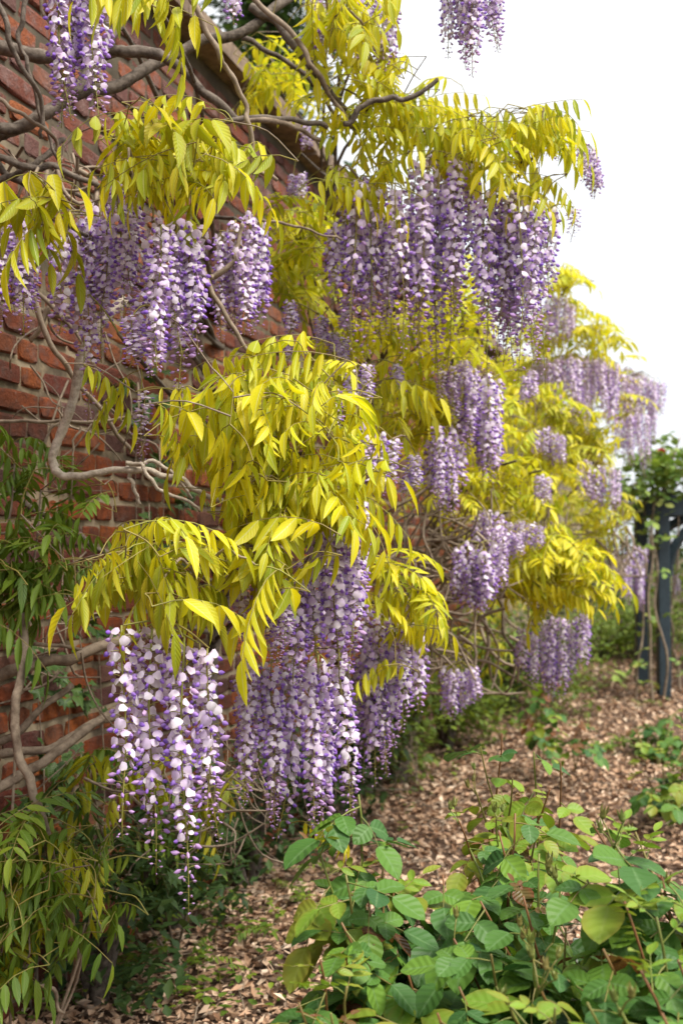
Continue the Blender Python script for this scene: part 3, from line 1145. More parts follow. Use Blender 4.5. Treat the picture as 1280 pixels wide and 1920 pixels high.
p1.px_branch([(152, 800, 2.85), (138, 830, 2.85), (136, 880, 2.85), (130, 940, 2.86)], 2.4, 1.6, M_TWIG)
for a_ in ([(20, 500, 2.9), (80, 560, 2.92), (130, 610, 2.95), (160, 650, 2.96)], [(0, 545, 2.95), (60, 575, 2.95), (130, 590, 2.95), (180, 560, 2.95)],
           [(60, 545, 2.8), (90, 640, 2.85), (135, 700, 2.9), (190, 770, 3.0), (250, 850, 3.1)], [(110, 520, 2.95), (85, 600, 2.95), (60, 640, 2.97)],
           [(380, 500, 2.85), (405, 560, 2.85), (440, 610, 2.86), (475, 670, 2.88)], [(395, 520, 2.9), (432, 500, 2.9), (436, 470, 2.9), (455, 420, 2.9)]):
    p1.px_branch(a_, 6, 4, M_TWIG)
p1.px_branch([(-30, 1280, 2.95), (30, 1258, 2.95), (90, 1240, 3.0), (150, 1225, 3.02), (215, 1203, 3.08), (300, 1185, 3.2)], 12, 9, M_TWIG)
p1.px_branch([(48, 1150, 2.7), (45, 1200, 2.68), (38, 1265, 2.65), (32, 1320, 2.62), (34, 1380, 2.6), (48, 1440, 2.6), (72, 1510, 2.6), (98, 1600, 2.65), (122, 1680, 2.7), (138, 1760, 2.85), (142, 1840, 3.2)], 8, 7, M_TWIG)
p1.px_branch([(-30, 1402, 3.0), (30, 1375, 3.0), (80, 1330, 3.02), (135, 1285, 3.08)], 8, 6, M_TWIG)
p1.px_branch([(-30, 1425, 2.9), (30, 1410, 2.92), (100, 1395, 2.95), (150, 1370, 3.0), (220, 1340, 3.1)], 9, 6, M_TWIG)
p1.px_branch([(-30, 1490, 2.85), (20, 1468, 2.87), (70, 1430, 2.9), (120, 1400, 2.95), (190, 1350, 3.05), (260, 1310, 3.2)], 11, 7, M_TWIG)
p1.px_branch([(15, 920, 3.05), (70, 960, 3.05), (130, 995, 3.08), (190, 1030, 3.12), (240, 1060, 3.2)], 6, 5)
p1.px_branch([(-20, 1205, 2.95), (60, 1205, 2.95), (130, 1215, 3.0), (190, 1225, 3.05)], 4, 3, M_TWIG)
p1.px_branch([(0, 1000, 3.0), (60, 990, 3.02), (110, 975, 3.05)], 3, 2.4, M_TWIG)
p1.px_branch([(30, 1300, 2.9), (80, 1285, 2.92), (120, 1265, 2.95)], 3, 2.4, M_TWIG)
p1.px_branch([(-20, 1845, 2.7), (50, 1840, 2.7), (95, 1860, 2.72), (120, 1900, 2.75)], 4.5, 3, M_TWIG)

# flowers
p1.racemes([(232, 1182, 1575), (283, 1188, 1650), (343, 1205, 1735), (392, 1225, 1560)], 2.2, split=True, dz=0.04)
p1.racemes([(318, 1185, 1600, 2.30), (255, 1200, 1560, 2.28), (372, 1215, 1590, 2.3)], 2.3, 'long', feeder=False)
p1.racemes([(468, 1245, 1520), (512, 1250, 1550), (556, 1240, 1580), (600, 1235, 1590), (638, 1225, 1545), (535, 1260, 1520), (580, 1250, 1560), (618, 1260, 1530), (492, 1260, 1480), (450, 1270, 1470)], 2.75, 'mid', dz=0.08)
p1.racemes([(590, 1000, 1270, 2.62), (625, 960, 1280, 2.6), (655, 945, 1270, 2.62), (680, 950, 1220, 2.66), (560, 1090, 1290, 2.6)], 2.6, 'auto')
p1.racemes([(565, 1050, 1260), (598, 970, 1240), (630, 955, 1250), (662, 930, 1230), (680, 940, 1160), (612, 1010, 1240), (648, 1000, 1250), (580, 1080, 1270)], 2.85, 'mid', dz=0.08)
p1.racemes([(455, 1010, 1240), (485, 985, 1250), (515, 1080, 1260), (530, 1090, 1230)], 2.5, 'mid')
p1.racemes([(118, 450, 640), (150, 420, 700), (188, 380, 690), (222, 330, 640), (255, 310, 600), (285, 400, 640), (170, 400, 620), (240, 400, 560), (205, 420, 610)], 2.55, 'auto', dz=0.1)
p1.racemes([(268, 560, 690), (300, 430, 720), (335, 420, 745), (372, 430, 650), (318, 440, 690), (352, 425, 680)], 2.38, 'auto', dz=0.05)
p1.racemes([(250, 600, 700), (290, 600, 720)], 2.36, 'short')
p1.racemes([(5, 420, 640), (40, 410, 645), (60, 440, 600), (20, 440, 600)], 2.5, 'mid')
p1.racemes([(108, -60, 250), (138, -50, 250), (172, -40, 265), (192, -30, 170), (150, -60, 200)], 2.55, 'auto')
p1.racemes([(412, 440, 650), (440, 420, 640), (468, 400, 640), (492, 425, 610), (455, 470, 640), (480, 440, 620), (425, 470, 600)], 2.95, 'auto')
p1.racemes([(625, 740, 840), (605, 760, 830)], 2.85, 'short')
p1.racemes([(168, 560, 800), (270, 740, 880)], 2.6, 'wispy')
p1.racemes([(440, -60, 60, 2.6)], 2.6, 'short', feeder=False)
# leaves
Y = -0.5
p1.blob(520, 730, 120, 80, 2.6, 0.2, 34, ('droop', 'droop', 'mid', 'broad'), 1.0)
p1.blob(450, 800, 140, 90, 2.42, 0.12, 30, ('droop', 'droop', 'mid', 'broad'), 1.0)
p1.blob(590, 840, 110, 95, 2.5, 0.15, 34, ('droop', 'mid', 'droop', 'broad'), 1.0)
p1.blob(540, 935, 120, 55, 2.45, 0.1, 24, ('droop', 'mid', 'broad'), 0.95)
p1.blob(670, 960, 60, 40, 2.55, 0.06, 5, ('droop',), 1.0, yaw0=0.0, yspread=0.5)
p1.blob(360, 1080, 170, 80, 2.3, 0.12, 22, ('droop', 'droop', 'mid', 'broad'), 1.05, mats=[M_OLIVE, M_YEL])
p1.blob(250, 1060, 80, 60, 2.28, 0.08, 7, ('droop',), 1.1, mats=[M_YEL, M_OLIVE])
p1.blob(480, 1030, 80, 55, 2.42, 0.1, 13, ('droop', 'mid', 'broad'), 1.0)
p1.blob(275, 240, 100, 50, 2.4, 0.1, 12, ('droop', 'mid', 'broad'), 0.95, mats=[M_YEL, M_OLIVE])
p1.blob(375, 310, 115, 55, 2.5, 0.12, 22, ('droop', 'droop', 'mid', 'broad'), 0.95, mats=[M_YEL, M_YEL, M_OLIVE])
p1.blob(235, 310, 70, 40, 2.35, 0.08, 6, ('mid', 'droop', 'broad'), 0.9)
p1.blob(95, 395, 85, 30, 2.3, 0.06, 7, ('mid', 'droop', 'broad'), 1.05, mats=[M_YEL, M_OLIVE])
p1.blob(290, -10, 60, 25, 2.15, 0.05, 5, ('droop',), 1.2)
p1.blob(610, 1555, 20, 16, 2.85, 0.04, 3, ('droop',), 0.7, feeder=False)
p1.blob(200, 720, 30, 20, 2.45, 0.03, 2, ('droop',), 0.9, feeder=False)
p1.tangle([(350, 520, 1390, 1600, 3.2, 3.7), (330, 480, 1300, 1500, 3.0, 3.4), (200, 420, 1480, 1620, 3.2, 3.8)], 70, (0.0015, 0.004))
p1.tangle([(0, 260, 1200, 1500, 2.95, 3.2), (0, 150, 260, 380, 2.9, 3.1), (40, 280, 560, 900, 3.0, 3.25), (0, 260, 950, 1250, 3.0, 3.25)], 60, (0.0018, 0.0045))
p1.tangle([(-20, 170, 265, 375, 2.8, 3.0), (-20, 160, 290, 360, 2.75, 2.95)], 16, (0.004, 0.009))
p1.finish()

# ==== plant 2: the upper canopy reaching out from the wall top
p2 = Plant('tall wisteria arching out from the wall top with long violet flower curtains', 3.0, 0.12, seed=8, top=3.0, r0=0.034)
p2.px_branch([(470, 12, 3.2), (520, 45, 3.2), (560, 95, 3.2), (600, 150, 3.22), (640, 205, 3.25), (670, 250, 3.3)], 9, 7)
p2.px_branch([(450, -30, 3.05), (500, 20, 3.05), (560, 75, 3.05), (590, 130, 3.06), (630, 190, 3.1), (660, 240, 3.15)], 6, 4, M_TWIG)
p2.px_branch([(455, 70, 3.4), (500, 95, 3.4), (560, 130, 3.4), (600, 185, 3.4), (640, 225, 3.4)], 5, 4)
p2.px_branch([(560, 110, 3.4), (590, 60, 3.4), (620, 0, 3.4), (640, -40, 3.4)], 7, 6)
p2.px_branch([(645, 232, 3.0), (680, 200, 3.0), (720, 182, 3.0), (765, 183, 3.0), (800, 165, 3.0), (818, 148, 3.0)], 6, 4)
p2.px_branch([(490, 412, 3.0), (540, 420, 3.0), (590, 432, 3.05), (640, 450, 3.1)], 3, 2, M_TWIG)
p2.racemes([(628, 430, 570), (650, 345, 600), (680, 335, 610), (705, 340, 650), (735, 350, 640), (755, 360, 600), (690, 400, 640), (665, 420, 600), (720, 420, 640)], 3.25, 'auto', dz=0.1)
p2.racemes([(782, 300, 600), (808, 290, 660), (832, 285, 640), (858, 295, 600), (878, 310, 540), (820, 360, 700), (795, 380, 640), (845, 350, 610)], 3.2, 'auto', dz=0.1)
p2.racemes([(905, 370, 640), (930, 350, 680), (955, 350, 690), (980, 360, 700), (1000, 380, 700), (1025, 400, 560), (940, 420, 700), (965, 430, 660), (915, 430, 640), (990, 410, 620)], 3.15, 'auto', dz=0.1)
p2.racemes([(820, 330, 740), (1000, 390, 735), (955, 370, 700), (700, 350, 720)], 3.15, 'wispy')
p2.racemes([(690, 1140, 1470), (712, 1150, 1460), (738, 1160, 1410), (762, 1170, 1380), (782, 1190, 1340), (700, 1210, 1480), (725, 1200, 1430), (680, 1180, 1410)], 3.3, 'auto', dz=0.08)
p2.racemes([(588, -40, 145), (612, -40, 130), (640, -20, 120), (690, 0, 150), (715, 10, 150), (735, 20, 130)], 3.25, 'auto')
p2.px_branch([(640, -40, 3.4), (720, -105, 3.25), (800, -112, 3.1), (880, -100, 3.0), (950, -95, 2.95)], 7, 4)
p2.racemes([(838, -70, 120), (862, -80, 150), (888, -80, 160), (912, -80, 120), (930, -70, 100), (875, -80, 130), (900, -80, 110)], 3.0, 'mid', feeder=False)
p2.racemes([(690, 800, 930), (710, 820, 940), (735, 830, 920), (660, 700, 780), (690, 690, 770)], 3.1, 'short')
p2.racemes([(550, 335, 385), (565, 330, 390), (575, 240, 290)], 3.9, 'short')
p2.racemes([(625, 630, 680), (640, 640, 690), (545, 570, 640)], 3.3, 'short')
p2.racemes([(650, 560, 640), (600, 600, 660), (780, 860, 930), (765, 880, 940), (540, 640, 690), (745, 690, 760)], 3.3, 'short')
p2.racemes([(668, 350, 690), (742, 355, 690), (790, 320, 700), (850, 320, 700), (915, 370, 720), (975, 375, 730), (1012, 395, 640)], 3.1, 'wispy')
p2.blob(680, 330, 80, 50, 3.2, 0.12, 14, ('droop', 'mid'), 0.95)
p2.blob(690, 190, 90, 80, 3.25, 0.15, 26, ('droop', 'mid', 'flat'), 0.95)
p2.blob(800, 230, 90, 60, 3.3, 0.15, 26, ('droop', 'mid'), 0.95)
p2.blob(900, 265, 90, 60, 3.2, 0.15, 26, ('droop', 'mid'), 1.0)
p2.blob(985, 290, 65, 75, 3.2, 0.12, 18, ('droop', 'mid'), 1.0)
p2.blob(1030, 250, 25, 40, 3.15, 0.06, 5, ('droop',), 0.95, yaw0=0, yspread=0.8)
p2.blob(680, 30, 70, 55, 3.0, 0.12, 14, ('droop', 'droop', 'mid'), 1.0)
p2.blob(620, 20, 60, 40, 3.1, 0.1, 8, ('droop', 'mid'), 1.0)
p2.blob(750, 1090, 55, 55, 3.2, 0.1, 16, ('mid', 'flat', 'droop'), 0.95, yaw0=-0.3, yspread=1.6)
p2.blob(715, 1255, 20, 25, 3.15, 0.05, 3, ('droop',), 0.8, feeder=False)
p2.blob(770, 1195, 20, 30, 3.2, 0.05, 3, ('droop',), 0.85, feeder=False)
p2.blob(560, 430, 60, 60, 3.7, 0.2, 18, ('mid', 'flat'), 1.0, mats=[M_YEL, M_OLIVE])
p2.blob(560, 530, 70, 60, 3.8, 0.2, 16, ('mid', 'flat'), 1.0, mats=[M_OLIVE, M_YEL])
p2.blob(700, 640, 110, 60, 3.8, 0.2, 34, ('mid', 'flat', 'droop'), 1.0)
p2.blob(690, 740, 90, 60, 3.4, 0.2, 24, ('mid', 'droop'), 1.0)
p2.blob(860, 580, 60, 90, 4.0, 0.2, 20, ('mid', 'flat'), 1.0)
p2.blob(520, 150, 60, 60, 4.3, 0.3, 16, ('mid', 'flat'), 1.0)
p2.racemes([(1030, 215, 300), (1044, 225, 310), (1095, 275, 350), (1106, 285, 370), (1114, 300, 380)], 3.45, 'short', feeder=False)
p2.racemes([(1075, 395, 460)], 3.2, 'wispy', feeder=False)
p2.tangle([(520, 640, 1380, 1520, 4.6, 5.6), (600, 760, 1330, 1460, 5.4, 6.6)], 60, (0.002, 0.005))
p2.finish()

# ==== plant 3: the middle stretch
p3 = Plant('wisteria with a tangle of bare brown stems under bright lime leaf tufts', 5.0, 0.14, seed=15, top=2.7, r0=0.036)
p3.racemes([(895, 700, 900), (912, 705, 915), (930, 715, 890), (880, 740, 860), (905, 760, 910)], 4.0, 'auto')
p3.racemes([(822, 800, 960), (840, 820, 980), (858, 800, 930), (830, 860, 975), (810, 830, 940)], 3.9, 'auto')
p3.racemes([(858, 1030, 1140), (875, 1025, 1155), (893, 1035, 1160), (910, 1035, 1150), (928, 1020, 1130), (942, 1010, 1110), (884, 1060, 1150), (902, 1070, 1160)], 4.2, 'auto')
p3.racemes([(895, 965, 1040), (915, 960, 1050), (935, 965, 1060), (955, 985, 1040), (975, 980, 1035), (995, 985, 1040), (1010, 990, 1035)], 4.5, 'short')
p3.racemes([(835, 1258, 1350), (850, 1260, 1355), (866, 1262, 1345), (880, 1258, 1330), (890, 1255, 1320)], 4.35, 'auto')
p3.racemes([(980, 1180, 1270), (1000, 1185, 1300), (1018, 1165, 1305), (1036, 1160, 1320), (1054, 1160, 1315), (1072, 1165, 1290), (1088, 1160, 1260), (1098, 1155, 1215), (1028, 1200, 1310)], 5.0, 'auto')
p3.racemes([(1010, 895, 960), (1022, 900, 950)], 4.6, 'short')
p3.racemes([(850, 690, 760), (830, 700, 760), (870, 680, 740)], 3.9, 'short')
p3.racemes([(870, 700, 830), (885, 690, 860), (848, 720, 800), (925, 800, 900)], 3.95, 'auto')
p3.racemes([(955, 1000, 1060), (970, 1005, 1050), (930, 990, 1090), (1000, 700, 760), (985, 710, 770)], 4.4, 'short')
p3.blob(820, 720, 80, 60, 4.2, 0.2, 30, ('mid', 'flat', 'droop'), 1.0)
p3.blob(790, 800, 80, 40, 4.1, 0.15, 22, ('mid', 'flat'), 1.0)
p3.blob(920, 800, 70, 60, 4.8, 0.2, 18, ('mid', 'flat'), 1.0)
p3.blob(960, 920, 80, 60, 4.9, 0.2, 36, ('mid', 'flat'), 1.05)
p3.blob(870, 910, 40, 30, 4.5, 0.1, 8, ('mid', 'flat'), 0.95)
p3.blob(1030, 1050, 80, 55, 4.8, 0.15, 40, ('mid', 'flat', 'droop'), 1.05)
p3.blob(1080, 1090, 70, 50, 4.75, 0.15, 26, ('mid', 'droop', 'flat'), 1.0, yaw0=-0.2, yspread=1.6)
p3.blob(1000, 1120, 50, 25, 4.8, 0.1, 12, ('mid', 'droop'), 1.0)
p3.blob(910, 1215, 60, 30, 5.6, 0.15, 14, ('mid', 'flat'), 1.0, mats=[M_OLIVE, M_GREEN])
p3.blob(830, 1220, 50, 40, 5.4, 0.15, 12, ('mid', 'flat'), 1.0, mats=[M_OLIVE, M_YEL])
p3.tangle([(740, 900, 880, 1060, 4.3, 4.9), (760, 870, 1040, 1260, 4.4, 5.0), (820, 960, 960, 1100, 4.6, 5.2)], 130, (0.003, 0.008))
p3.tangle([(730, 1000, 960, 1280, 5.0, 5.6)], 40, (0.004, 0.010))
p3.finish()

# ==== plant 4: the far end of the wall
p4 = Plant('distant wisteria at the far end of the wall hung with dense mauve curtains', 9.0, 0.4, seed=21, top=2.9, r0=0.05)
p4.racemes([(1010 + 13 * k, 665 + 3 * abs(k - 5), 770 + 22 * math.sin(k * 1.3)) for k in range(12)], 6.6, 'auto', dz=0.15)
p4.racemes([(1000 + 14 * k, 672 + 2 * abs(k - 5), 800 + 26 * math.sin(k * 2.1)) for k in range(12)], 6.3, 'auto', dz=0.12)
p4.racemes([(1166 + 12 * k, 700 + 4 * k, 860 + 22 * math.sin(k * 1.1)) for k in range(6)], 7.5, 'auto', dz=0.15)
p4.racemes([(1030, 560, 650), (1045, 555, 660), (1060, 560, 660), (1072, 570, 640)], 6.2, 'auto', dz=0.1)
p4.racemes([(1172 + 11 * k, 690 + 5 * k, 800 + 18 * math.sin(k * 1.9)) for k in range(7)], 7.8, 'auto', dz=0.15)
p4.racemes([(1180, 780, 880), (1195, 770, 900), (1210, 780, 880), (1160, 790, 860)], 7.1, 'auto')
p4.racemes([(1085, 870, 940), (1100, 865, 950), (1115, 880, 960), (1130, 875, 965), (1145, 880, 970), (1156, 885, 960)], 6.2, 'auto')
p4.racemes([(1005, 810, 860), (1022, 805, 870), (1040, 815, 880), (1052, 820, 880)], 5.3, 'short')
p4.racemes([(1180, 1035, 1140), (1192, 1025, 1145), (1205, 1030, 1150), (1170, 1050, 1130), (1150, 1040, 1120), (1198, 1060, 1150)], 9.0, 'mid')
p4.racemes([(1262, 1070, 1130), (1270, 1075, 1120)], 10.9, 'mid')
p4.blob(1030, 620, 50, 45, 6.4, 0.2, 22, ('mid', 'flat'), 1.05)
p4.blob(1000, 690, 50, 30, 6.7, 0.2, 14, ('mid', 'flat'), 1.05)
p4.blob(1130, 760, 50, 60, 7.4, 0.3, 22, ('mid', 'flat'), 1.05)
p4.blob(1010, 760, 70, 50, 5.8, 0.2, 30, ('mid', 'flat'), 1.05, mats=[M_OLIVE, M_YEL])
p4.blob(1110, 620, 50, 45, 6.4, 0.2, 22, ('mid', 'flat'), 1.0)
p4.blob(1060, 540, 35, 40, 6.2, 0.2, 14, ('mid', 'flat'), 1.0)
p4.blob(1090, 830, 70, 45, 6.6, 0.2, 34, ('mid', 'flat'), 1.05, mats=[M_YEL, M_OLIVE])
p4.blob(1040, 860, 60, 40, 6.0, 0.2, 26, ('mid', 'flat'), 1.05)
p4.blob(1170, 700, 40, 25, 7.8, 0.2, 10, ('mid', 'flat'), 1.05)
p4.blob(1120, 960, 50, 50, 7.2, 0.2, 22, ('mid', 'flat'), 1.05, mats=[M_OLIVE, M_YEL])
p4.blob(1130, 1000, 60, 40, 7.6, 0.2, 18, ('mid', 'flat'), 1.05, mats=[M_YEL, M_OLIVE])
p4.tangle([(1050, 1190, 960, 1060, 7.2, 8.0)], 30, (0.005, 0.010))

SIL = [(700, -60), (760, 60), (800, 130), (880, 175), (960, 200), (1010, 225), (1035, 300), (1030, 420), (1020, 500), (1060, 530), (1120, 610), (1140, 680), (1200, 700), (1225, 760), (1225, 900), (1190, 1000)]


def sil_x(y):
    ys = [s[1] for s in SIL]
    return float(np.interp(y, ys, [s[0] for s in SIL]))


# inner leaf mass between the outer tufts and the wall
for plant, t0, t1, n in ((p4, 2.2, 12.0, 620),):
    k = tries = 0
    while k < n and tries < n * 12:
        tries += 1
        t = t0 + (t1 - t0) * random.random() ** 1.2
        h = u(0.85, 3.05)
        prof = 0.95 - 0.55 * abs((h - 2.1) / 1.3) ** 1.6
        o_ = u(0.25, 1.0) * max(0.25, prof)
        p = WP(t, o_, h)
        x, y = project(p)
        if x > sil_x(y) - 25 or y > 1190:
            continue
        if 700 < x < 900 and 880 < y < 1270 and random.random() < 0.85:
            continue
        if x < 520 and (y < 480 or random.random() < 0.8):
            continue
        if x < 480:
            continue
        k += 1
        plant.frond(p, u(0, 6.28), 'mid', u(0.85, 1.2), None, (u(-.5, .5), u(-.5, .5)), stuff=True)
p4.finish()

# ------------------------------------------------------------------ green climbers low on the wall
def green_plant(name, label, cat, base_px, blobs, mat, mats=None, seed=1, group=None, stems=3):
    random.seed(seed)
    pl = Plant.__new__(Plant)
    pl.base = np.array(base_px, float)
    pl.root = thing(name, label, cat, tuple(pl.base), group)
    pl.nodes, pl.twigs, pl.pet, pl.extra, pl.nleaf = [], MB(), MB(), MB(), 0
    c0 = P(*[blobs[0][i] for i in (0, 1)], blobs[0][4])
    for s in range(stems):
        b = random.choice(blobs)
        c = P(b[0] + u(-.4, .4) * b[2], b[1] + u(-.6, .4) * b[3], b[4])
        mid = (pl.base + c) / 2 + np.array([u(-.06, .06), u(-.06, .06), u(-.02, .1)])
        pl.trunk = smooth_path([pl.base, mid, c], 6, 0.004)
        pl.branch(pl.trunk, 0.005, 0.0025, 'stem', M_TWIG, 6)
    for (cx, cy, rx, ry, zz, dz, n, kinds, sc) in blobs:
        pl.blob(cx, cy, rx, ry, zz, dz, n, kinds, sc, mat=mat, mats=mats, feeder=False)
    pl.finish()
    return pl


green_plant('leafy_climber', 'fresh green leafy climber spreading against the orange bricks', 'climber', WP(-0.35, 0.12, 0.0),
            [(30, 860, 70, 45, 2.85, 0.06, 9, ('mid', 'droop'), 0.85), (90, 915, 60, 30, 2.85, 0.06, 6, ('mid', 'flat'), 0.8), (50, 1030, 90, 55, 2.75, 0.1, 16, ('mid', 'flat', 'droop'), 0.9),
             (80, 1110, 80, 55, 2.75, 0.1, 14, ('mid', 'droop'), 0.85), (0, 1140, 40, 60, 2.7, 0.06, 7, ('mid', 'droop'), 1.0), (170, 950, 40, 30, 2.85, 0.05, 2, ('flat',), 0.8), (180, 1075, 40, 30, 2.9, 0.05, 5, ('flat', 'mid'), 0.6)], M_GREEN, seed=31)
green_plant('low_climber', 'olive green arching shoots at the shaded foot of the wall', 'climber', WP(-0.5, 0.28, 0.0),
            [(60, 1600, 90, 60, 2.6, 0.1, 15, ('mid', 'droop', 'flat'), 1.0), (70, 1700, 100, 80, 2.55, 0.1, 22, ('mid', 'droop'), 1.05), (190, 1610, 70, 40, 2.75, 0.08, 5, ('droop',), 0.85),
             (30, 1800, 70, 70, 2.5, 0.1, 14, ('mid', 'droop'), 1.0), (180, 1730, 60, 40, 2.75, 0.08, 5, ('mid', 'droop'), 0.8)], M_GREEN, mats=[M_OLIVE, M_GREEN, M_GREEN, M_GREEN, M_GREEN], seed=37)
green_plant('leafy_seedling', 'small deep green leafy plant below the nearest hanging blossoms', 'plant', ground_at(290, 1740),
            [(270, 1600, 60, 40, 3.4, 0.12, 13, ('flat', 'mid'), 0.8), (330, 1600, 50, 45, 3.5, 0.12, 12, ('flat', 'mid'), 0.8), (215, 1660, 50, 30, 3.3, 0.1, 6, ('flat', 'mid'), 0.7)], M_DKGREEN, mats=[M_GREEN, M_DKGREEN], seed=41)
green_plant('broad_leaf_shoot', 'dark olive leaves hanging behind the nearest hanging blossoms', 'plant', WP(0.55, 0.2, 0.0),
            [(170, 1480, 60, 60, 3.1, 0.08, 8, ('mid', 'droop'), 1.1), (240, 1440, 70, 40, 3.2, 0.08, 7, ('mid', 'droop'), 1.0), (400, 1470, 60, 50, 3.4, 0.1, 8, ('mid', 'droop'), 1.1)], M_DKGREEN, mats=[M_OLIVE, M_DKGREEN, M_GREEN], seed=43)


# ------------------------------------------------------------------ ivy
def ivy_leaf_mesh(seed):
    r = np.random.default_rng(seed)
    pts = [(0, 0), (-0.35, -0.15), (-0.5, 0.1), (-0.28, 0.32), (-0.3, 0.62), (-0.1, 0.55), (0, 1.0), (0.1, 0.55), (0.3, 0.62), (0.28, 0.32), (0.5, 0.1), (0.35, -0.15)]
    V = [(y * 0.045, x * 0.05, -0.15 * abs(x) * 0.05 + r.normal(0, 0.0015)) for x, y in pts]
    V.append((0.35 * 0.045, 0, 0.003))
    A = [(r.random(), 0.5 + x, y) for x, y in pts] + [(0.5, 0.5, 0.35)]
    n = len(pts)
    F = [(k, n, (k + 1) % n) for k in range(n)]
    F = [(a, c, b) for a, b, c in F]
    m = MB()
    m.add(np.array(V), F, np.array(A))
    return m.mesh('leaf', [M_DKGREEN])


def ivy(label, patches, seed):
    random.seed(seed)
    c = patches[0]
    t = wall_t_at(c[0])
    base = WP(t, 0.03, 0.0)
    root = thing('ivy', label, 'ivy', tuple(base), 'ivy growing on the brick wall')
    ms = [ivy_leaf_mesh(seed * 10 + k) for k in range(5)]
    yaw = math.atan2(W_NRM[1], W_NRM[0])
    for (cx, cy, rx, ry, n) in patches:
        t = wall_t_at(cx)
        zz = WP(t, 0, 0)[1]
        top = P(cx, cy, zz)
        path = smooth_path([WP(t, 0.02, 0.0) * np.array([1, 1, 0]) + np.array([0, 0, 0.01]), WP(t + u(-.08, .08), 0.025, top[2] * 0.5), top + W_NRM * 0.02], 8, 0.006)
        V, F, A = tube(path, np.linspace(0.004, 0.0015, len(path)), 5)
        m = MB()
        m.add(V - path[0], F, A)
        obj('stem', m.mesh('stem', [M_TWIG]), root, path[0])
        for k in range(n):
            a, b = random.gauss(0, 0.5), random.gauss(0, 0.5)
            x, y = cx + a * rx, cy + b * ry
            q = P(x, y, WP(wall_t_at(x), 0, 0)[1]) + W_NRM * u(0.02, 0.07)
            obj('leaf', random.choice(ms), root, q, (u(-.6, .6) , u(0.5, 1.3), yaw + u(-1.1, 1.1)), u(0.65, 1.25))
    return root


ivy('dark green ivy on the bricks under the pale bare branch', [(250, 750, 50, 50, 26), (300, 860, 45, 40, 18), (330, 930, 40, 40, 18), (270, 1010, 50, 45, 22)], 5)
ivy('ivy sprigs threading the bare stems low on the bricks', [(60, 1240, 60, 40, 22), (120, 1300, 60, 30, 20), (170, 1180, 40, 25, 12), (100, 1420, 50, 40, 18), (210, 1430, 60, 40, 22), (60, 1520, 60, 40, 20)], 6)

# ------------------------------------------------------------------ roses


def rose_leaflet(L, W, rnd, curl):
    V, A = [], []
    rows = [(0.0, 0.04), (0.1, 0.55), (0.28, 0.92), (0.5, 1.0), (0.72, 0.80), (0.89, 0.42), (1.0, 0.02)]
    for ri, (v, w) in enumerate(rows):
        for k in range(5):
            a = (k - 2) / 2
            y = a * W * 0.5 * w
            zq = -curl * L * v * v + abs(a) * W * 0.10 * w + (0.0004 if ri % 2 else -0.0003) * (1 if k in (1, 3) else 0.3) + random.gauss(0, 0.0006)
            V.append((L * v, y, zq))
            A.append((rnd, 0.5 + a * 0.5, v))
    F = []
    for r in range(len(rows) - 1):
        for k in range(4):
            a = r * 5 + k
            F += [(a, a + 1, a + 6), (a, a + 6, a + 5)]
    return np.array(V), np.array(F), np.array(A)


def rose_leaf(seed, pairs=2, ll=0.060, narrow=False):
    """five-part rose leaf along +X"""
    random.seed(seed)
    mb = MB()
    L = 0.030 + 0.032 * pairs
    sag = u(0.0, 0.5)

    def ra(s):
        return np.array([L * s, 0, L * (0.25 * s - sag * s * s)])
    V, F, A = tube([ra(s) for s in np.linspace(0, 1, 5)], np.linspace(0.0016, 0.001, 5), 4, cap=False)
    mb.add(V, F, A, 1)
    for i in range(pairs):
        s = 0.42 + 0.5 * i / max(1, pairs)
        for side in (-1, 1):
            d = nrm(np.array([u(0.35, 0.75), side * 1.0, u(-0.45, 0.25)]))
            w = nrm(np.array([1.0, -side * 0.4, u(-0.3, 0.3)]))
            Rm = rot_axes(d, w)
            if Rm[2, 2] < 0:
                Rm = rot_axes(d, -w)
            sz = (0.78 + 0.15 * i) * u(0.9, 1.1)
            V, F, A = rose_leaflet(ll * sz, ll * sz * (0.45 if narrow else u(0.68, 0.82)), u(0, 1), u(-0.02, 0.28))
            mb.add(V @ Rm.T + ra(s), F, A, 0)
    d = nrm(np.array([1.0, u(-.2, .2), u(-0.5, 0.1)]))
    V, F, A = rose_leaflet(ll * 1.12, ll * 1.12 * (0.45 if narrow else 0.78), u(0, 1), u(0.0, 0.3))
    mb.add(V @ rot_axes(d, np.array([0, 1.0, 0])).T + ra(1.0), F, A, 0)
    return mb.mesh('leaf', [M_ROSE, M_CANEGREEN])


ROSE = [rose_leaf(700 + k, random.choice([1, 2, 2])) for k in range(9)]
ROSE_Y = [rose_leaf(760 + k, 2, 0.046, True) for k in range(5)]


def rose_bud_mesh(seed):
    random.seed(seed)
    m = MB()
    L = 0.020
    rows = [(0, 0.2), (0.15, 0.62), (0.4, 0.8), (0.7, 0.5), (1.0, 0.08)]
    pts = [(0, 0, L * s) for s, _ in rows]
    V, F, A = tube(pts, [0.0075 * w for _, w in rows], 7)
    m.add(V, F, A, 0)
    for k in range(5):
        a = k / 5 * 6.283 + u(-.2, .2)
        V, F, A = leaflet(0.026, 0.006, 3, 0.2, -0.15)
        d = nrm(np.array([math.cos(a) * 0.35, math.sin(a) * 0.35, 1.0]))
        m.add(V @ rot_axes(d, np.array([-math.sin(a), math.cos(a), 0.0])).T + np.array([math.cos(a), math.sin(a), 0]) * 0.003, F, A, 0)
    return m.mesh('bud', [M_CANEGREEN])


RBUD = [rose_bud_mesh(810 + k) for k in range(3)]


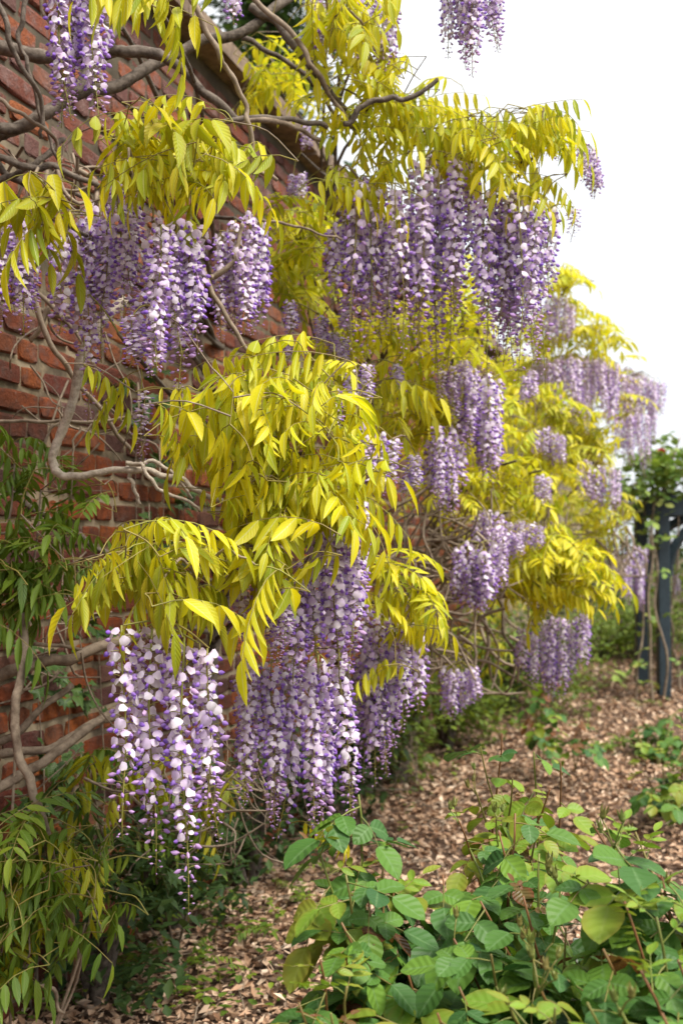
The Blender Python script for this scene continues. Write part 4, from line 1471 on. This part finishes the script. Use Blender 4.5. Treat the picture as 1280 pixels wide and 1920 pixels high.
def rose_bush(label, base, canes, seed, leaf_gap=0.045, young=0.25, bare=0.35, budp=0.3, scale=1.0, name='rose_bush', cane_r=0.0045, redp=0.1, side_shoots=2, group='rose bushes in the bed', thin=1.0):
    """canes: list of tip points (world)"""
    random.seed(seed)
    base = np.array(base, float)
    root = thing(name, label, 'rose bush', tuple(base), group)
    count = 0

    def leaves_on(path, s0, new):
        nonlocal count
        seg = np.linalg.norm(np.diff(path, axis=0), axis=1)
        cum = np.concatenate([[0], np.cumsum(seg)])
        tot = cum[-1]
        d = tot * s0
        yaw = u(0, 6.28)
        gap = max(leaf_gap, tot * (1 - s0) / (290.0 / len(canes)) * thin)
        while d < tot and count < 295:
            p = np.array([np.interp(d, cum, path[:, i]) for i in range(3)])
            yaw += 2.4 + u(-.4, .4)
            f = d / tot
            if f > 0.93 and new:
                me = random.choice(ROSE_Y)
                mat = random.choice([M_ROSEYNG, M_ROSEYNG, M_ROSERED])
                sc = u(0.5, 0.85)
                el = -u(0.1, 0.9)
            else:
                me = random.choice(ROSE)
                mat = M_ROSERED if random.random() < redp else (M_ROSEYNG if random.random() < young else None)
                sc = u(0.8, 1.3)
                el = u(-0.05, 0.85)
                if random.random() < 0.45:
                    yaw = -1.57 + u(-1.1, 1.1)
            if mat is M_ROSERED:
                sc *= 0.62
            o = obj('leaf', me, root, p, (u(-.35, .35), el, yaw), sc * scale)
            if mat is not None:
                override(o, mat)
            count += 1
            d += gap * u(0.7, 1.3) * scale
    for tip in canes:
        tip = np.array(tip, float)
        b = base + np.array([u(-.04, .04), u(-.04, .04), 0]) - np.array([0, 0, 0.03])
        mid = b * 0.45 + tip * 0.55 + np.array([u(-.05, .05), u(-.05, .05), u(0.0, 0.10)])
        path = smooth_path([b, mid, tip], 8, 0.003)
        V, F, A = tube(path, np.linspace(cane_r * u(1.0, 1.4), 0.0018, len(path)), 6)
        m = MB()
        m.add(V - base, F, A)
        new = random.random() < 0.4
        obj('cane', m.mesh('cane', [M_CANE if random.random() < 0.5 else M_CANEGREEN]), root, base)
        leaves_on(path, bare, new)
        if random.random() < budp:
            for q in range(random.choice([1, 2, 3, 4])):
                e = tip + np.array([u(-.03, .03), u(-.03, .03), u(0.0, 0.05)])
                V, F, A = tube(smooth_path([tip - np.array([0, 0, .01]), (tip + e) / 2, e], 2), 0.0012, 4)
                m = MB()
                m.add(V - base, F, A)
                obj('bud_stalk', m.mesh('bud_stalk', [M_CANEGREEN]), root, base)
                obj('bud', random.choice(RBUD), root, e, (u(-.3, .3), u(-.3, .3), u(0, 6)), u(0.7, 1.0))
    return root


tips = [(830, 1640, 1.75), (935, 1560, 1.75), (965, 1525, 1.7), (1010, 1600, 1.65), (900, 1690, 1.55), (980, 1680, 1.5), (1050, 1660, 1.55), (850, 1760, 1.5), (780, 1700, 1.7), (1000, 1780, 1.35),
        (920, 1790, 1.4), (760, 1810, 1.5), (860, 1850, 1.4), (950, 1870, 1.3), (820, 1900, 1.35), (1060, 1740, 1.45), (1010, 1850, 1.25), (910, 1640, 1.7), (1040, 1890, 1.2), (720, 1880, 1.55), (880, 1590, 1.85)]
rose_bush('large rose bush with broad dull green leaves and upright bud clusters', np.array([0.38, 2.0, 0.0]), [P(t[0], t[1], t[2] * 1.24) for t in tips], 51, leaf_gap=0.018, young=0.10, bare=0.55, budp=0.35, redp=0.02, thin=1.25)
tips = [(1110, 1545, 1.5), (1150, 1580, 1.45), (1190, 1560, 1.5), (1240, 1640, 1.45), (1100, 1650, 1.45), (1170, 1690, 1.35), (1230, 1720, 1.3), (1130, 1780, 1.3), (1200, 1820, 1.2), (1270, 1800, 1.25), (1100, 1880, 1.2), (1240, 1900, 1.15), (1290, 1700, 1.35), (1160, 1890, 1.15)]
rose_bush('rose bush with lighter coppery new shoots growing beside the bare dark soil', np.array([0.72, 1.75, 0.0]), [P(t[0], t[1], t[2] * 1.24) for t in tips], 52, leaf_gap=0.018, young=0.2, bare=0.52, budp=0.3, redp=0.04, thin=1.4)
tips = [(672, 1490, 1.75), (720, 1600, 1.75), (648, 1640, 1.65), (690, 1690, 1.65), (640, 1730, 1.55), (600, 1600, 1.7), (700, 1770, 1.6), (600, 1800, 1.45), (650, 1850, 1.45), (560, 1880, 1.4), (740, 1660, 1.75), (620, 1900, 1.4)]
rose_bush('smaller rose bush with red stems and bronze young leaves over leaf litter', np.array([0.08, 2.05, 0.0]), [P(t[0], t[1], t[2] * 1.2) for t in tips], 53, leaf_gap=0.024, young=0.25, bare=0.55, budp=0.0, redp=0.08, thin=1.5)
tips = [(890, 1480, 2.6), (940, 1375, 2.75), (1000, 1410, 2.7), (1030, 1480, 2.6), (960, 1460, 2.6), (900, 1400, 2.7), (860, 1540, 2.5), (1010, 1540, 2.5), (930, 1530, 2.5), (1050, 1430, 2.7)]
rose_bush('young yellow green rose bush on its own in the leaf litter', ground_at(960, 1760) * np.array([0.8, 0.8, 1]), [P(*t) for t in tips], 54, leaf_gap=0.085, young=0.8, bare=0.5, budp=0.1, redp=0.06, scale=0.85)
tips = [(1025, 1290, 5.9), (1005, 1330, 5.8), (1040, 1340, 5.9), (1020, 1250, 6.0)]
rose_bush('thin upright rose with few leaves below a hanging blossom group', ground_at(1022, 1430), [P(*t) for t in tips], 55, leaf_gap=0.12, young=0.3, bare=0.35, budp=0.0, redp=0.25)
tips = [(1085, 1345, 6.0), (1110, 1385, 5.9), (1070, 1400, 5.8)]
rose_bush('sparse spindly rose with dark red tips beside the open path', ground_at(1080, 1450), [P(*t) for t in tips], 56, leaf_gap=0.12, young=0.2, bare=0.5, budp=0.0, redp=0.7)
tips = [(1200, 1360, 7.5), (1230, 1340, 7.6), (1260, 1370, 7.4), (1215, 1400, 7.2), (1270, 1330, 7.6), (1190, 1390, 7.3), (1245, 1410, 7.2), (1285, 1390, 7.2)]
rose_bush('low leafy rose spreading in front of the dark painted post', ground_at(1235, 1450), [P(*t) for t in tips], 57, leaf_gap=0.07, young=0.3, bare=0.15, budp=0.0, redp=0.08)
tips = [(1200, 1440, 5.6), (1240, 1420, 5.6), (1270, 1460, 5.4), (1220, 1480, 5.3), (1280, 1430, 5.5), (1250, 1500, 5.2)]
rose_bush('low bright green rose seedling on bare dark soil near the path', ground_at(1245, 1530), [P(*t) for t in tips], 58, leaf_gap=0.06, young=0.6, bare=0.1, budp=0.0, redp=0.03)

# ------------------------------------------------------------------ painted rose arch with its climbing rose
AZ = 10.3
apx = P(1241, 1030, AZ)[0]


def bevel_box(x0, x1, y0, y1, z0, z1, b=0.008):
    V, F = [], []
    for zc, ins in ((z0, 0), (z1 - b, 0), (z1, b)):
        V += [(x0 + b + ins, y0 + ins, zc), (x1 - b - ins, y0 + ins, zc), (x1 - ins, y0 + b + ins, zc), (x1 - ins, y1 - b - ins, zc), (x1 - b - ins, y1 - ins, zc), (x0 + b + ins, y1 - ins, zc), (x0 + ins, y1 - b - ins, zc), (x0 + ins, y0 + b + ins, zc)]
    for r in range(2):
        for k in range(8):
            a, e = r * 8 + k, r * 8 + (k + 1) % 8
            F += [(a, e, e + 8), (a, e + 8, a + 8)]
    for k in range(1, 7):
        F += [(16, 16 + k, 16 + k + 1), (0, k + 1, k)]
    return np.array(V), np.array(F)


def build_arch():
    base = np.array([apx, AZ, 0.0])
    root = thing('garden_arch', 'dark blue green painted timber arch with square posts and curved braces', 'arch', tuple(base))
    W, D, H = 1.7, 0.75, 1.66
    for dx in (0, W):
        for dy in (0, D):
            m = MB()
            m.add(*bevel_box(-0.055, 0.055, -0.055, 0.055, -0.1, H))
            obj('post', m.mesh('post', [M_PAINT], smooth=False), root, base + np.array([dx, dy, 0]))
    for dy in (0, D):
        m = MB()
        m.add(*bevel_box(-0.16, W + 0.2, -0.04, 0.04, 0, 0.15))
        obj('beam', m.mesh('beam', [M_PAINT], smooth=False), root, base + np.array([0, dy, H - 0.002]))
        for sx in (0, 1):
            pts = []
            for k in range(9):
                a = k / 8 * math.pi / 2
                x = 0.05 + 0.50 * (1 - math.cos(a))
                zz = H - 0.55 + 0.55 * math.sin(a)
                pts.append((x if sx == 0 else W - x, 0, zz))
            V, F, A = tube(pts, 0.048, 4)
            m = MB()
            m.add(V, F, A)
            obj('brace', m.mesh('brace', [M_PAINT], smooth=False), root, base + np.array([0, dy, 0]))
    for k in range(6):
        m = MB()
        m.add(*bevel_box(-0.03, 0.03, -0.18, D + 0.18, 0, 0.06))
        obj('rafter', m.mesh('rafter', [M_PAINT], smooth=False), root, base + np.array([0.05 + k * (W - 0.1) / 5, 0, H + 0.148]))


build_arch()

M_RED = petal_mat('rose_red', [(0.55, 0.02, 0.03), (0.62, 0.05, 0.06), (0.48, 0.015, 0.03)], (0.3, 0.01, 0.02), 0.5, 0.15)


def rose_flower_mesh(seed):
    random.seed(seed)
    m = MB()
    for ring, (n, r, tilt) in enumerate(((3, 0.018, 0.25), (5, 0.028, 0.55), (6, 0.036, 1.0))):
        for k in range(n):
            a = k / n * 6.283 + ring * 0.5
            V, F, A = leaflet(r * 1.25, r * 1.25, 3, 0.3, -0.25, 0, random.random(), 1)
            d = np.array([math.cos(a) * math.sin(tilt), math.sin(a) * math.sin(tilt), math.cos(tilt)])
            m.add(V @ rot_axes(d, np.array([-math.sin(a), math.cos(a), 0.0])).T, F, A)
    return m.mesh('flower', [M_RED])


M_ROSEFAR = leaf_mat('climbing_rose_leaf', [(0.13, 0.24, 0.055), (0.22, 0.34, 0.06), (0.32, 0.42, 0.08), (0.16, 0.28, 0.08), (0.36, 0.38, 0.10)], (0.3, 0.36, 0.15), 0.3, transl=0.3)


def climbing_rose():
    random.seed(61)
    base = np.array([apx - 0.16, AZ - 0.12, 0.0])
    root = thing('climbing_rose', 'climbing rose with scattered red blooms covering the painted arch', 'climbing rose', tuple(base))
    stems = [[(1190, 1345, 10.1), (1196, 1240, 10.1), (1208, 1150, 10.15), (1215, 1050, 10.15), (1222, 960, 10.2), (1240, 900, 10.3)],
             [(1222, 1330, 10.1), (1218, 1230, 10.1), (1216, 1130, 10.1), (1222, 1030, 10.1), (1226, 950, 10.2), (1215, 920, 10.2)],
             [(1276, 1330, 10.6), (1268, 1240, 10.6), (1258, 1180, 10.5), (1262, 1110, 10.4), (1270, 1020, 10.3), (1268, 930, 10.3)],
             [(1240, 930, 10.3), (1200, 905, 10.2), (1170, 930, 10.1), (1150, 950, 10.1)], [(1240, 920, 10.3), (1260, 860, 10.4), (1275, 820, 10.4)],
             [(1234, 1340, 10.15), (1250, 1250, 10.1), (1226, 1150, 10.1), (1234, 1060, 10.15), (1205, 975, 10.2)]]
    nodes = []
    for s in stems:
        path = smooth_path([P(*q) for q in s], 6, 0.01)
        if path[0][2] < 0.3:
            path[0][2] = -0.03
        nodes += list(path)
        V, F, A = tube(path, np.linspace(0.013, 0.006, len(path)), 6)
        m = MB()
        m.add(V - path[0], F, A)
        obj('cane', m.mesh('cane', [M_TWIG]), root, path[0])
    leaf = MB()
    arr = []
    for me in ROSE:
        V = np.zeros(len(me.vertices) * 3, np.float32)
        me.vertices.foreach_get('co', V)
        F = np.zeros(len(me.polygons) * 3, np.int32)
        me.loops.foreach_get('vertex_index', F)
        A = np.zeros(len(me.vertices) * 3, np.float32)
        me.attributes['lv'].data.foreach_get('vector', A)
        Mx = np.zeros(len(me.polygons), np.int32)
        me.polygons.foreach_get('material_index', Mx)
        arr.append((V.reshape(-1, 3), F.reshape(-1, 3), A.reshape(-1, 3), Mx))
    for k in range(520):
        q = random.random()
        if q < 0.72:
            c = P(random.gauss(1250, 45), random.gauss(878, 24), 10.3 + u(-.3, .5))
        elif q < 0.86:
            c = P(random.gauss(1185, 25), random.gauss(930, 22), 10.15 + u(-.2, .3))
        else:
            c = random.choice(nodes) + np.array([u(-.12, .12), u(-.12, .12), u(-.1, .1)])
        leaf.add_t(random.choice(arr), eul(u(-.6, .6), u(-.6, .6), u(0, 6.28)), c - base, random.random(), u(0.8, 1.25))
    # the rest of the arch's cover, out of frame to the right
    for k in range(420):
        c = np.array([apx + u(0.1, 1.9), AZ + u(-.25, 1.0), 1.82 + random.gauss(0.12, 0.14)])
        leaf.add_t(random.choice(arr), eul(u(-.6, .6), u(-.6, .6), u(0, 6.28)), c - base, random.random(), u(0.8, 1.25))
    obj('foliage', leaf.mesh('foliage', [M_ROSEFAR, M_CANEGREEN]), root, base, kind='stuff')
    ms = [rose_flower_mesh(900 + k) for k in range(3)]
    for x, y, d in ((1239, 850, 10.1), (1182, 962, 10.2), (1168, 935, 10.2), (1262, 912, 10.4)):
        obj('flower', random.choice(ms), root, P(x, y, d), (u(0.6, 1.4), u(-.4, .4), u(-.6, .6)), u(0.9, 1.3))


climbing_rose()


# ------------------------------------------------------------------ shrubs and trees beyond
def leafy_mass(n, c, rad, size, seed, shell=0.45):
    """small leaf faces through an uneven crown"""
    r = np.random.default_rng(seed)
    clump = r.normal(0, 1, (max(6, n // 60), 3))
    clump /= np.linalg.norm(clump, axis=1, keepdims=True)
    clump *= (shell + (1 - shell) * r.random((len(clump), 1))) * np.array(rad)
    idx = r.integers(0, len(clump), n)
    pos = np.array(c) + clump[idx] + r.normal(0, 1, (n, 3)) * np.array(rad) * 0.20
    yaw = r.random(n) * 6.283
    el = r.uniform(-1.0, 0.4, n)
    s = size * r.uniform(0.6, 1.3, n)
    d = np.stack([np.cos(yaw) * np.cos(el), np.sin(yaw) * np.cos(el), np.sin(el)], 1)
    w = np.stack([-np.sin(yaw), np.cos(yaw), np.zeros(n)], 1)
    nn = np.cross(d, w)
    q = [pos, pos + d * s[:, None] * .5 + w * s[:, None] * .27 + nn * s[:, None] * .06, pos + d * s[:, None], pos + d * s[:, None] * .5 - w * s[:, None] * .27 + nn * s[:, None] * .06]
    V = np.stack(q, 1).reshape(-1, 3)
    b = np.arange(n)[:, None] * 4
    F = np.concatenate([b + np.array([[0, 1, 2]]), b + np.array([[0, 2, 3]])])
    A = np.zeros((n, 4, 3))
    A[:, :, 0] = r.random((n, 1))
    A[:, :, 1] = [0.5, 1.0, 0.5, 0.0]
    A[:, :, 2] = [0, 0.5, 1, 0.5]
    return V, F, A.reshape(-1, 3)


def shrub(label, base, rad, h, mat, n, size, seed, name='garden_shrub', cat='shrub', trunk=0.03, group='shrubs beyond the arch'):
    base = np.array(base, float)
    random.seed(seed)
    root = thing(name, label, cat, tuple(base), group)
    m = MB()
    V, F, A = leafy_mass(n, np.array([0, 0, h * 0.55]), (rad, rad, h * 0.5), size, seed)
    V[:, 2] = np.maximum(V[:, 2], 0.005)
    m.add(V, F, A)
    obj('crown', m.mesh('crown', [mat]), root, base)
    t = MB()
    for k in range(5):
        a = k * 1.26 + seed
        e = np.array([math.cos(a) * rad * 0.5, math.sin(a) * rad * 0.5, h * 0.75])
        path = smooth_path([(0, 0, -0.03), e * np.array([.3, .3, .5]), e], 4, 0.01)
        V, F, A = tube(path, np.linspace(trunk, trunk * 0.3, len(path)), 5)
        t.add(V, F, A)
    obj('trunk', t.mesh('trunk', [M_BARK]), root, base)
    return root


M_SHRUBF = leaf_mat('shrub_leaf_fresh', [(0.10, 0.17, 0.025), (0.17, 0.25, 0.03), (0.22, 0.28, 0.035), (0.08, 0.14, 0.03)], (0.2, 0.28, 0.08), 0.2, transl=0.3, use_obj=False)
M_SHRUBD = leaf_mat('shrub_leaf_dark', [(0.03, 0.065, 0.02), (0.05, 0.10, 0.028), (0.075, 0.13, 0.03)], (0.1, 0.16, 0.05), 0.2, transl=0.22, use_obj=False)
specs = [('fresh green leafy shrub at the foot of the far wisteria', ground_at(1130, 1235), 0.75, 0.62, M_SHRUBF, 2600, 0.075, 71),
         ('bright green low perennial clump between far wisteria and arch', ground_at(1195, 1225), 0.7, 0.72, M_SHRUBF, 2600, 0.075, 72),
         ('dark green shrub tucked below the lime leaf tuft', ground_at(935, 1330), 0.5, 0.75, M_SHRUBD, 1800, 0.06, 73),
         ('rounded green shrub seen through the painted arch', np.array([4.3, 13.2, 0]), 1.0, 1.2, M_SHRUBF, 3000, 0.08, 74),
         ('tall dark hedge plant closing the garden behind the arch', np.array([4.6, 16.5, 0]), 1.6, 2.0, M_SHRUBD, 4000, 0.09, 75),
         ('broad dark green bush at the end of the path', np.array([3.0, 17.2, 0]), 1.5, 1.7, M_SHRUBD, 4000, 0.09, 76),
         ('pale green bush past the end of the brick wall', np.array([6.8, 17.0, 0]), 1.6, 1.8, M_SHRUBF, 3500, 0.09, 77)]
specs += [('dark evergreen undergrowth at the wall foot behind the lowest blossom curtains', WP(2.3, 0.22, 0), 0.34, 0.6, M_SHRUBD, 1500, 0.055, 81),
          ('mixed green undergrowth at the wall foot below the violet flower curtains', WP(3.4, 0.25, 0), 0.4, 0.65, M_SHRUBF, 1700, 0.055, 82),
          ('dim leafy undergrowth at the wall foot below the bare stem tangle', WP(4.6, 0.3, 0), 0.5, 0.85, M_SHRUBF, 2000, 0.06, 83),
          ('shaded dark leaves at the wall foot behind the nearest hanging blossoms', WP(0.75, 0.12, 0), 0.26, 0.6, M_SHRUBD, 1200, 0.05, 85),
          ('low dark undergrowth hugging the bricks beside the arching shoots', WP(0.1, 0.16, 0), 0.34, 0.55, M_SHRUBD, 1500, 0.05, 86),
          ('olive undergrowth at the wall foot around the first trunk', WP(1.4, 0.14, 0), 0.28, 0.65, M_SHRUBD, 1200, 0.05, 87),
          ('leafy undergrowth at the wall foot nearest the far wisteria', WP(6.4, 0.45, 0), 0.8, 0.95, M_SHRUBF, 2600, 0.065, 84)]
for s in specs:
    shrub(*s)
shrub('low lime green weed clump in front of dangling blossoms', ground_at(770, 1385), 0.16, 0.12, M_SHRUBF, 260, 0.05, 78, 'weed_clump', 'weed', 0.004, 'low weeds in the bed')
shrub('low weed clump with pale green leaves by the seedling rose', ground_at(1190, 1420), 0.22, 0.16, M_SHRUBF, 320, 0.055, 79, 'weed_clump', 'weed', 0.004, 'low weeds in the bed')


def tree_behind():
    base = WP(8.0, -2.25, 0)
    root = thing('evergreen_tree', 'dark evergreen tree rising behind the brick wall', 'tree', tuple(base))
    path = smooth_path([(0, 0, -0.1), (0.08, 0.05, 2.0), (-0.05, 0.0, 4.2), (0.02, 0.0, 8.4)], 6, 0.01)
    V, F, A = tube(path, np.linspace(0.16, 0.03, len(path)), 9)
    m = MB()
    m.add(V, F, A)
    random.seed(9)
    for k in range(26):
        h = u(2.4, 7.8)
        a = u(0, 6.28)
        L = (8.6 - h) * 0.13 + 0.2
        e = np.array([math.cos(a) * L, math.sin(a) * L, h + 0.15])
        V, F, A = tube(smooth_path([(0, 0, h), e * 0.5 + np.array([0, 0, h * 0.5]), e], 3), np.linspace(0.035, 0.01, 7), 5)
        m.add(V, F, A)
    obj('trunk', m.mesh('trunk', [M_BARK]), root, base)
    c = MB()
    for h, r_ in ((3.0, 1.0), (3.8, 1.0), (4.6, 0.95), (5.4, 0.85), (6.2, 0.75), (7.0, 0.6), (7.8, 0.4), (8.4, 0.2)):
        V, F, A = leafy_mass(2600, np.array([0, 0, h]), (r_, r_, 0.55), 0.10, int(h * 10), 0.2)
        c.add(V, F, A)
    obj('crown', c.mesh('crown', [M_SHRUBD]), root, base)


tree_behind()


# ------------------------------------------------------------------ leaf litter, weeds, twigs on the ground
def wall_side(x, y):
    d = (x - W0[0]) * W_NRM[0] + (y - W0[1]) * W_NRM[1]
    return d


def litter():
    r = np.random.default_rng(3)
    xs, ys, ss = [], [], []
    for (x0, x1, y0, y1, n, s) in ((-1.6, 1.6, 2.4, 4.6, 17000, 0.036), (-1.3, 2.6, 4.4, 7.2, 15000, 0.042), (-0.4, 4.2, 7.0, 11.5, 13000, 0.05), (0.4, 5.5, 11.3, 16.0, 5000, 0.06), (-1.2, 2.0, 0.6, 2.5, 5000, 0.036)):
        x = r.uniform(x0, x1, n)
        y = r.uniform(y0, y1, n)
        xs.append(x)
        ys.append(y)
        ss.append(np.full(n, s))
    x, y, s = np.concatenate(xs), np.concatenate(ys), np.concatenate(ss)
    side = wall_side(x, y)
    # bare dark soil on the path side
    path = (x - (0.52 + 0.24 * y)) + 0.35 * np.sin(y * 1.7)
    keep = (side > 0.01) & ((path < 0) | (r.random(len(x)) < np.clip(0.55 - path * 0.9, 0.10, 1)))
    x, y, s = x[keep], y[keep], s[keep]
    n = len(x)
    z0 = 0.018 * np.sin(x * 2.1 + y * 0.7) + 0.014 * np.sin(x * 0.9 - y * 1.9 + 1.0) + 0.01 * np.sin(x * 4.3 + y * 3.7)
    z0 = z0 + 0.006 + r.random(n) ** 2 * 0.03
    s = s * r.uniform(0.5, 1.35, n)
    yaw = r.random(n) * 6.283
    el = r.normal(0, 0.32, n)
    ro = r.normal(0, 0.45, n)
    d = np.stack([np.cos(yaw) * np.cos(el), np.sin(yaw) * np.cos(el), np.sin(el)], 1)
    w = np.stack([-np.sin(yaw) * np.cos(ro), np.cos(yaw) * np.cos(ro), np.sin(ro)], 1)
    nn = np.cross(d, w)
    S = s[:, None]
    asp = r.uniform(0.16, 0.34, n)[:, None]
    cv = r.uniform(-0.12, 0.28, n)[:, None]
    p = np.stack([x, y, z0], 1)
    q = [p - d * S * .5, p - d * S * .1 + w * S * asp + nn * S * cv, p + d * S * .1 - nn * S * cv * .3, p - d * S * .1 - w * S * asp + nn * S * cv, p + d * S * .52 + nn * S * cv * .8]
    V = np.stack(q, 1)
    low = V[:, :, 2].min(axis=1) - (z0 - 0.02)
    V[:, :, 2] -= np.minimum(low, 0)[:, None]
    V = V.reshape(-1, 3)
    b = np.arange(n)[:, None] * 5
    F = np.concatenate([b + np.array([[0, 2, 1]]), b + np.array([[0, 3, 2]]), b + np.array([[1, 2, 4]]), b + np.array([[2, 3, 4]])])
    A = np.zeros((n, 5, 3))
    A[:, :, 0] = r.random((n, 1))
    m = MB()
    m.add(V, F, A.reshape(-1, 3))
    o = obj('leaf_litter', m.mesh('leaf_litter', [M_LITTER], smooth=False), kind='stuff')
    o['label'] = 'dry tan and brown fallen leaves covering the bed'
    o['category'] = 'leaf litter'


litter()


def fallen_twigs():
    random.seed(14)
    m = MB()
    for k in range(420):
        x, y = u(-1.2, 2.2), u(2.5, 8.0)
        if wall_side(x, y) < 0.05:
            continue
        a, L = u(0, 6.28), u(0.08, 0.35)
        pts = []
        for q in range(4):
            f = q / 3 - 0.5
            xx, yy = x + math.cos(a) * L * f + u(-.01, .01), y + math.sin(a) * L * f + u(-.01, .01)
            pts.append((xx, yy, gz(xx, yy) + 0.025 + u(-0.008, 0.02)))
        V, F, A = tube(pts, u(0.0012, 0.003), 4)
        m.add(V, F, A)
    o = obj('fallen_twigs', m.mesh('fallen_twigs', [M_TWIG]), kind='stuff')
    o['label'] = 'thin dry twigs scattered over the fallen leaves'
    o['category'] = 'twigs'


fallen_twigs()


def weeds():
    """small green seedlings through the litter"""
    random.seed(23)
    m = MB()
    spots = []
    for (x0, y0, rx, ry, n) in ((230, 1800, 140, 60, 26), (360, 1860, 90, 50, 14), (460, 1740, 80, 60, 11), (420, 1650, 70, 40, 6), (560, 1700, 60, 60, 8), (520, 1820, 60, 70, 9), (120, 1880, 100, 40, 14),
                               (620, 1660, 40, 40, 8), (700, 1520, 80, 50, 8), (900, 1420, 90, 50, 12), (1130, 1330, 120, 40, 14), (1100, 1280, 100, 30, 14), (950, 1370, 120, 40, 14), (760, 1400, 60, 30, 8), (1200, 1300, 50, 30, 10), (300, 1900, 200, 30, 16)):
        for k in range(n):
            spots.append(ground_at(random.gauss(x0, rx * 0.6), max(1180, random.gauss(y0, ry * 0.6))))
    for p in spots:
        if wall_side(p[0], p[1]) < 0.05:
            continue
        p[2] = gz(p[0], p[1])
        if random.random() < 0.4:
            h = u(0.04, 0.12)
            T = random.choice(FR_ARR['flat'])
            s = u(0.35, 0.6)
            yaw = u(0, 6.28)
            m.add_t(T, eul(u(-.2, .2), u(-.5, .1), yaw), p + np.array([0, 0, h]), random.random(), s)
            V, F, A = tube([p, p + np.array([0, 0, h * 0.5]), p + np.array([0, 0, h])], 0.0012, 3, cap=False)
            m.add(V, F, A, 1)
        else:
            for q in range(random.randrange(5, 12)):
                L = u(0.018, 0.04)
                V, F, A = leaflet(L, L * 0.62, 3, 0.2, 0.2, 0, random.random(), 1)
                a = u(0, 6.28)
                d = nrm(np.array([math.cos(a), math.sin(a), u(-0.2, 0.5)]))
                Rm = rot_axes(d, np.array([-math.sin(a), math.cos(a), 0.0]))
                m.add(V @ Rm.T + p + np.array([u(-.03, .03), u(-.03, .03), u(0.02, 0.07)]), F, A, 0)
    o = obj('ground_weeds', m.mesh('ground_weeds', [M_GREEN, M_PETIOLE]), kind='stuff')
    o['label'] = 'small green weed seedlings sprouting through the fallen leaves'
    o['category'] = 'weeds'


weeds()


def plant_tag():
    p = P(1080, 1772, 2.0)
    m = MB()
    V, F = bevel_box(-0.006, 0.006, -0.0008, 0.0008, -0.022, 0.012, 0.0006)
    m.add(V, F)
    V, F = bevel_box(-0.002, 0.002, -0.0008, 0.0008, -p[2], -0.02, 0.0004)
    m.add(V, F)
    mat = rough_mat('white_plastic', [(0.3, (0.72, 0.72, 0.70)), (0.7, (0.8, 0.8, 0.78))], 40.0, 0.05, rough=0.4)
    o = obj('plant_tag', m.mesh('plant_tag', [mat], smooth=False), None, p)
    o['label'] = 'small white plastic plant tag among the rose stems'
    o['category'] = 'plant tag'


plant_tag()
print('objects', len(bpy.data.objects))
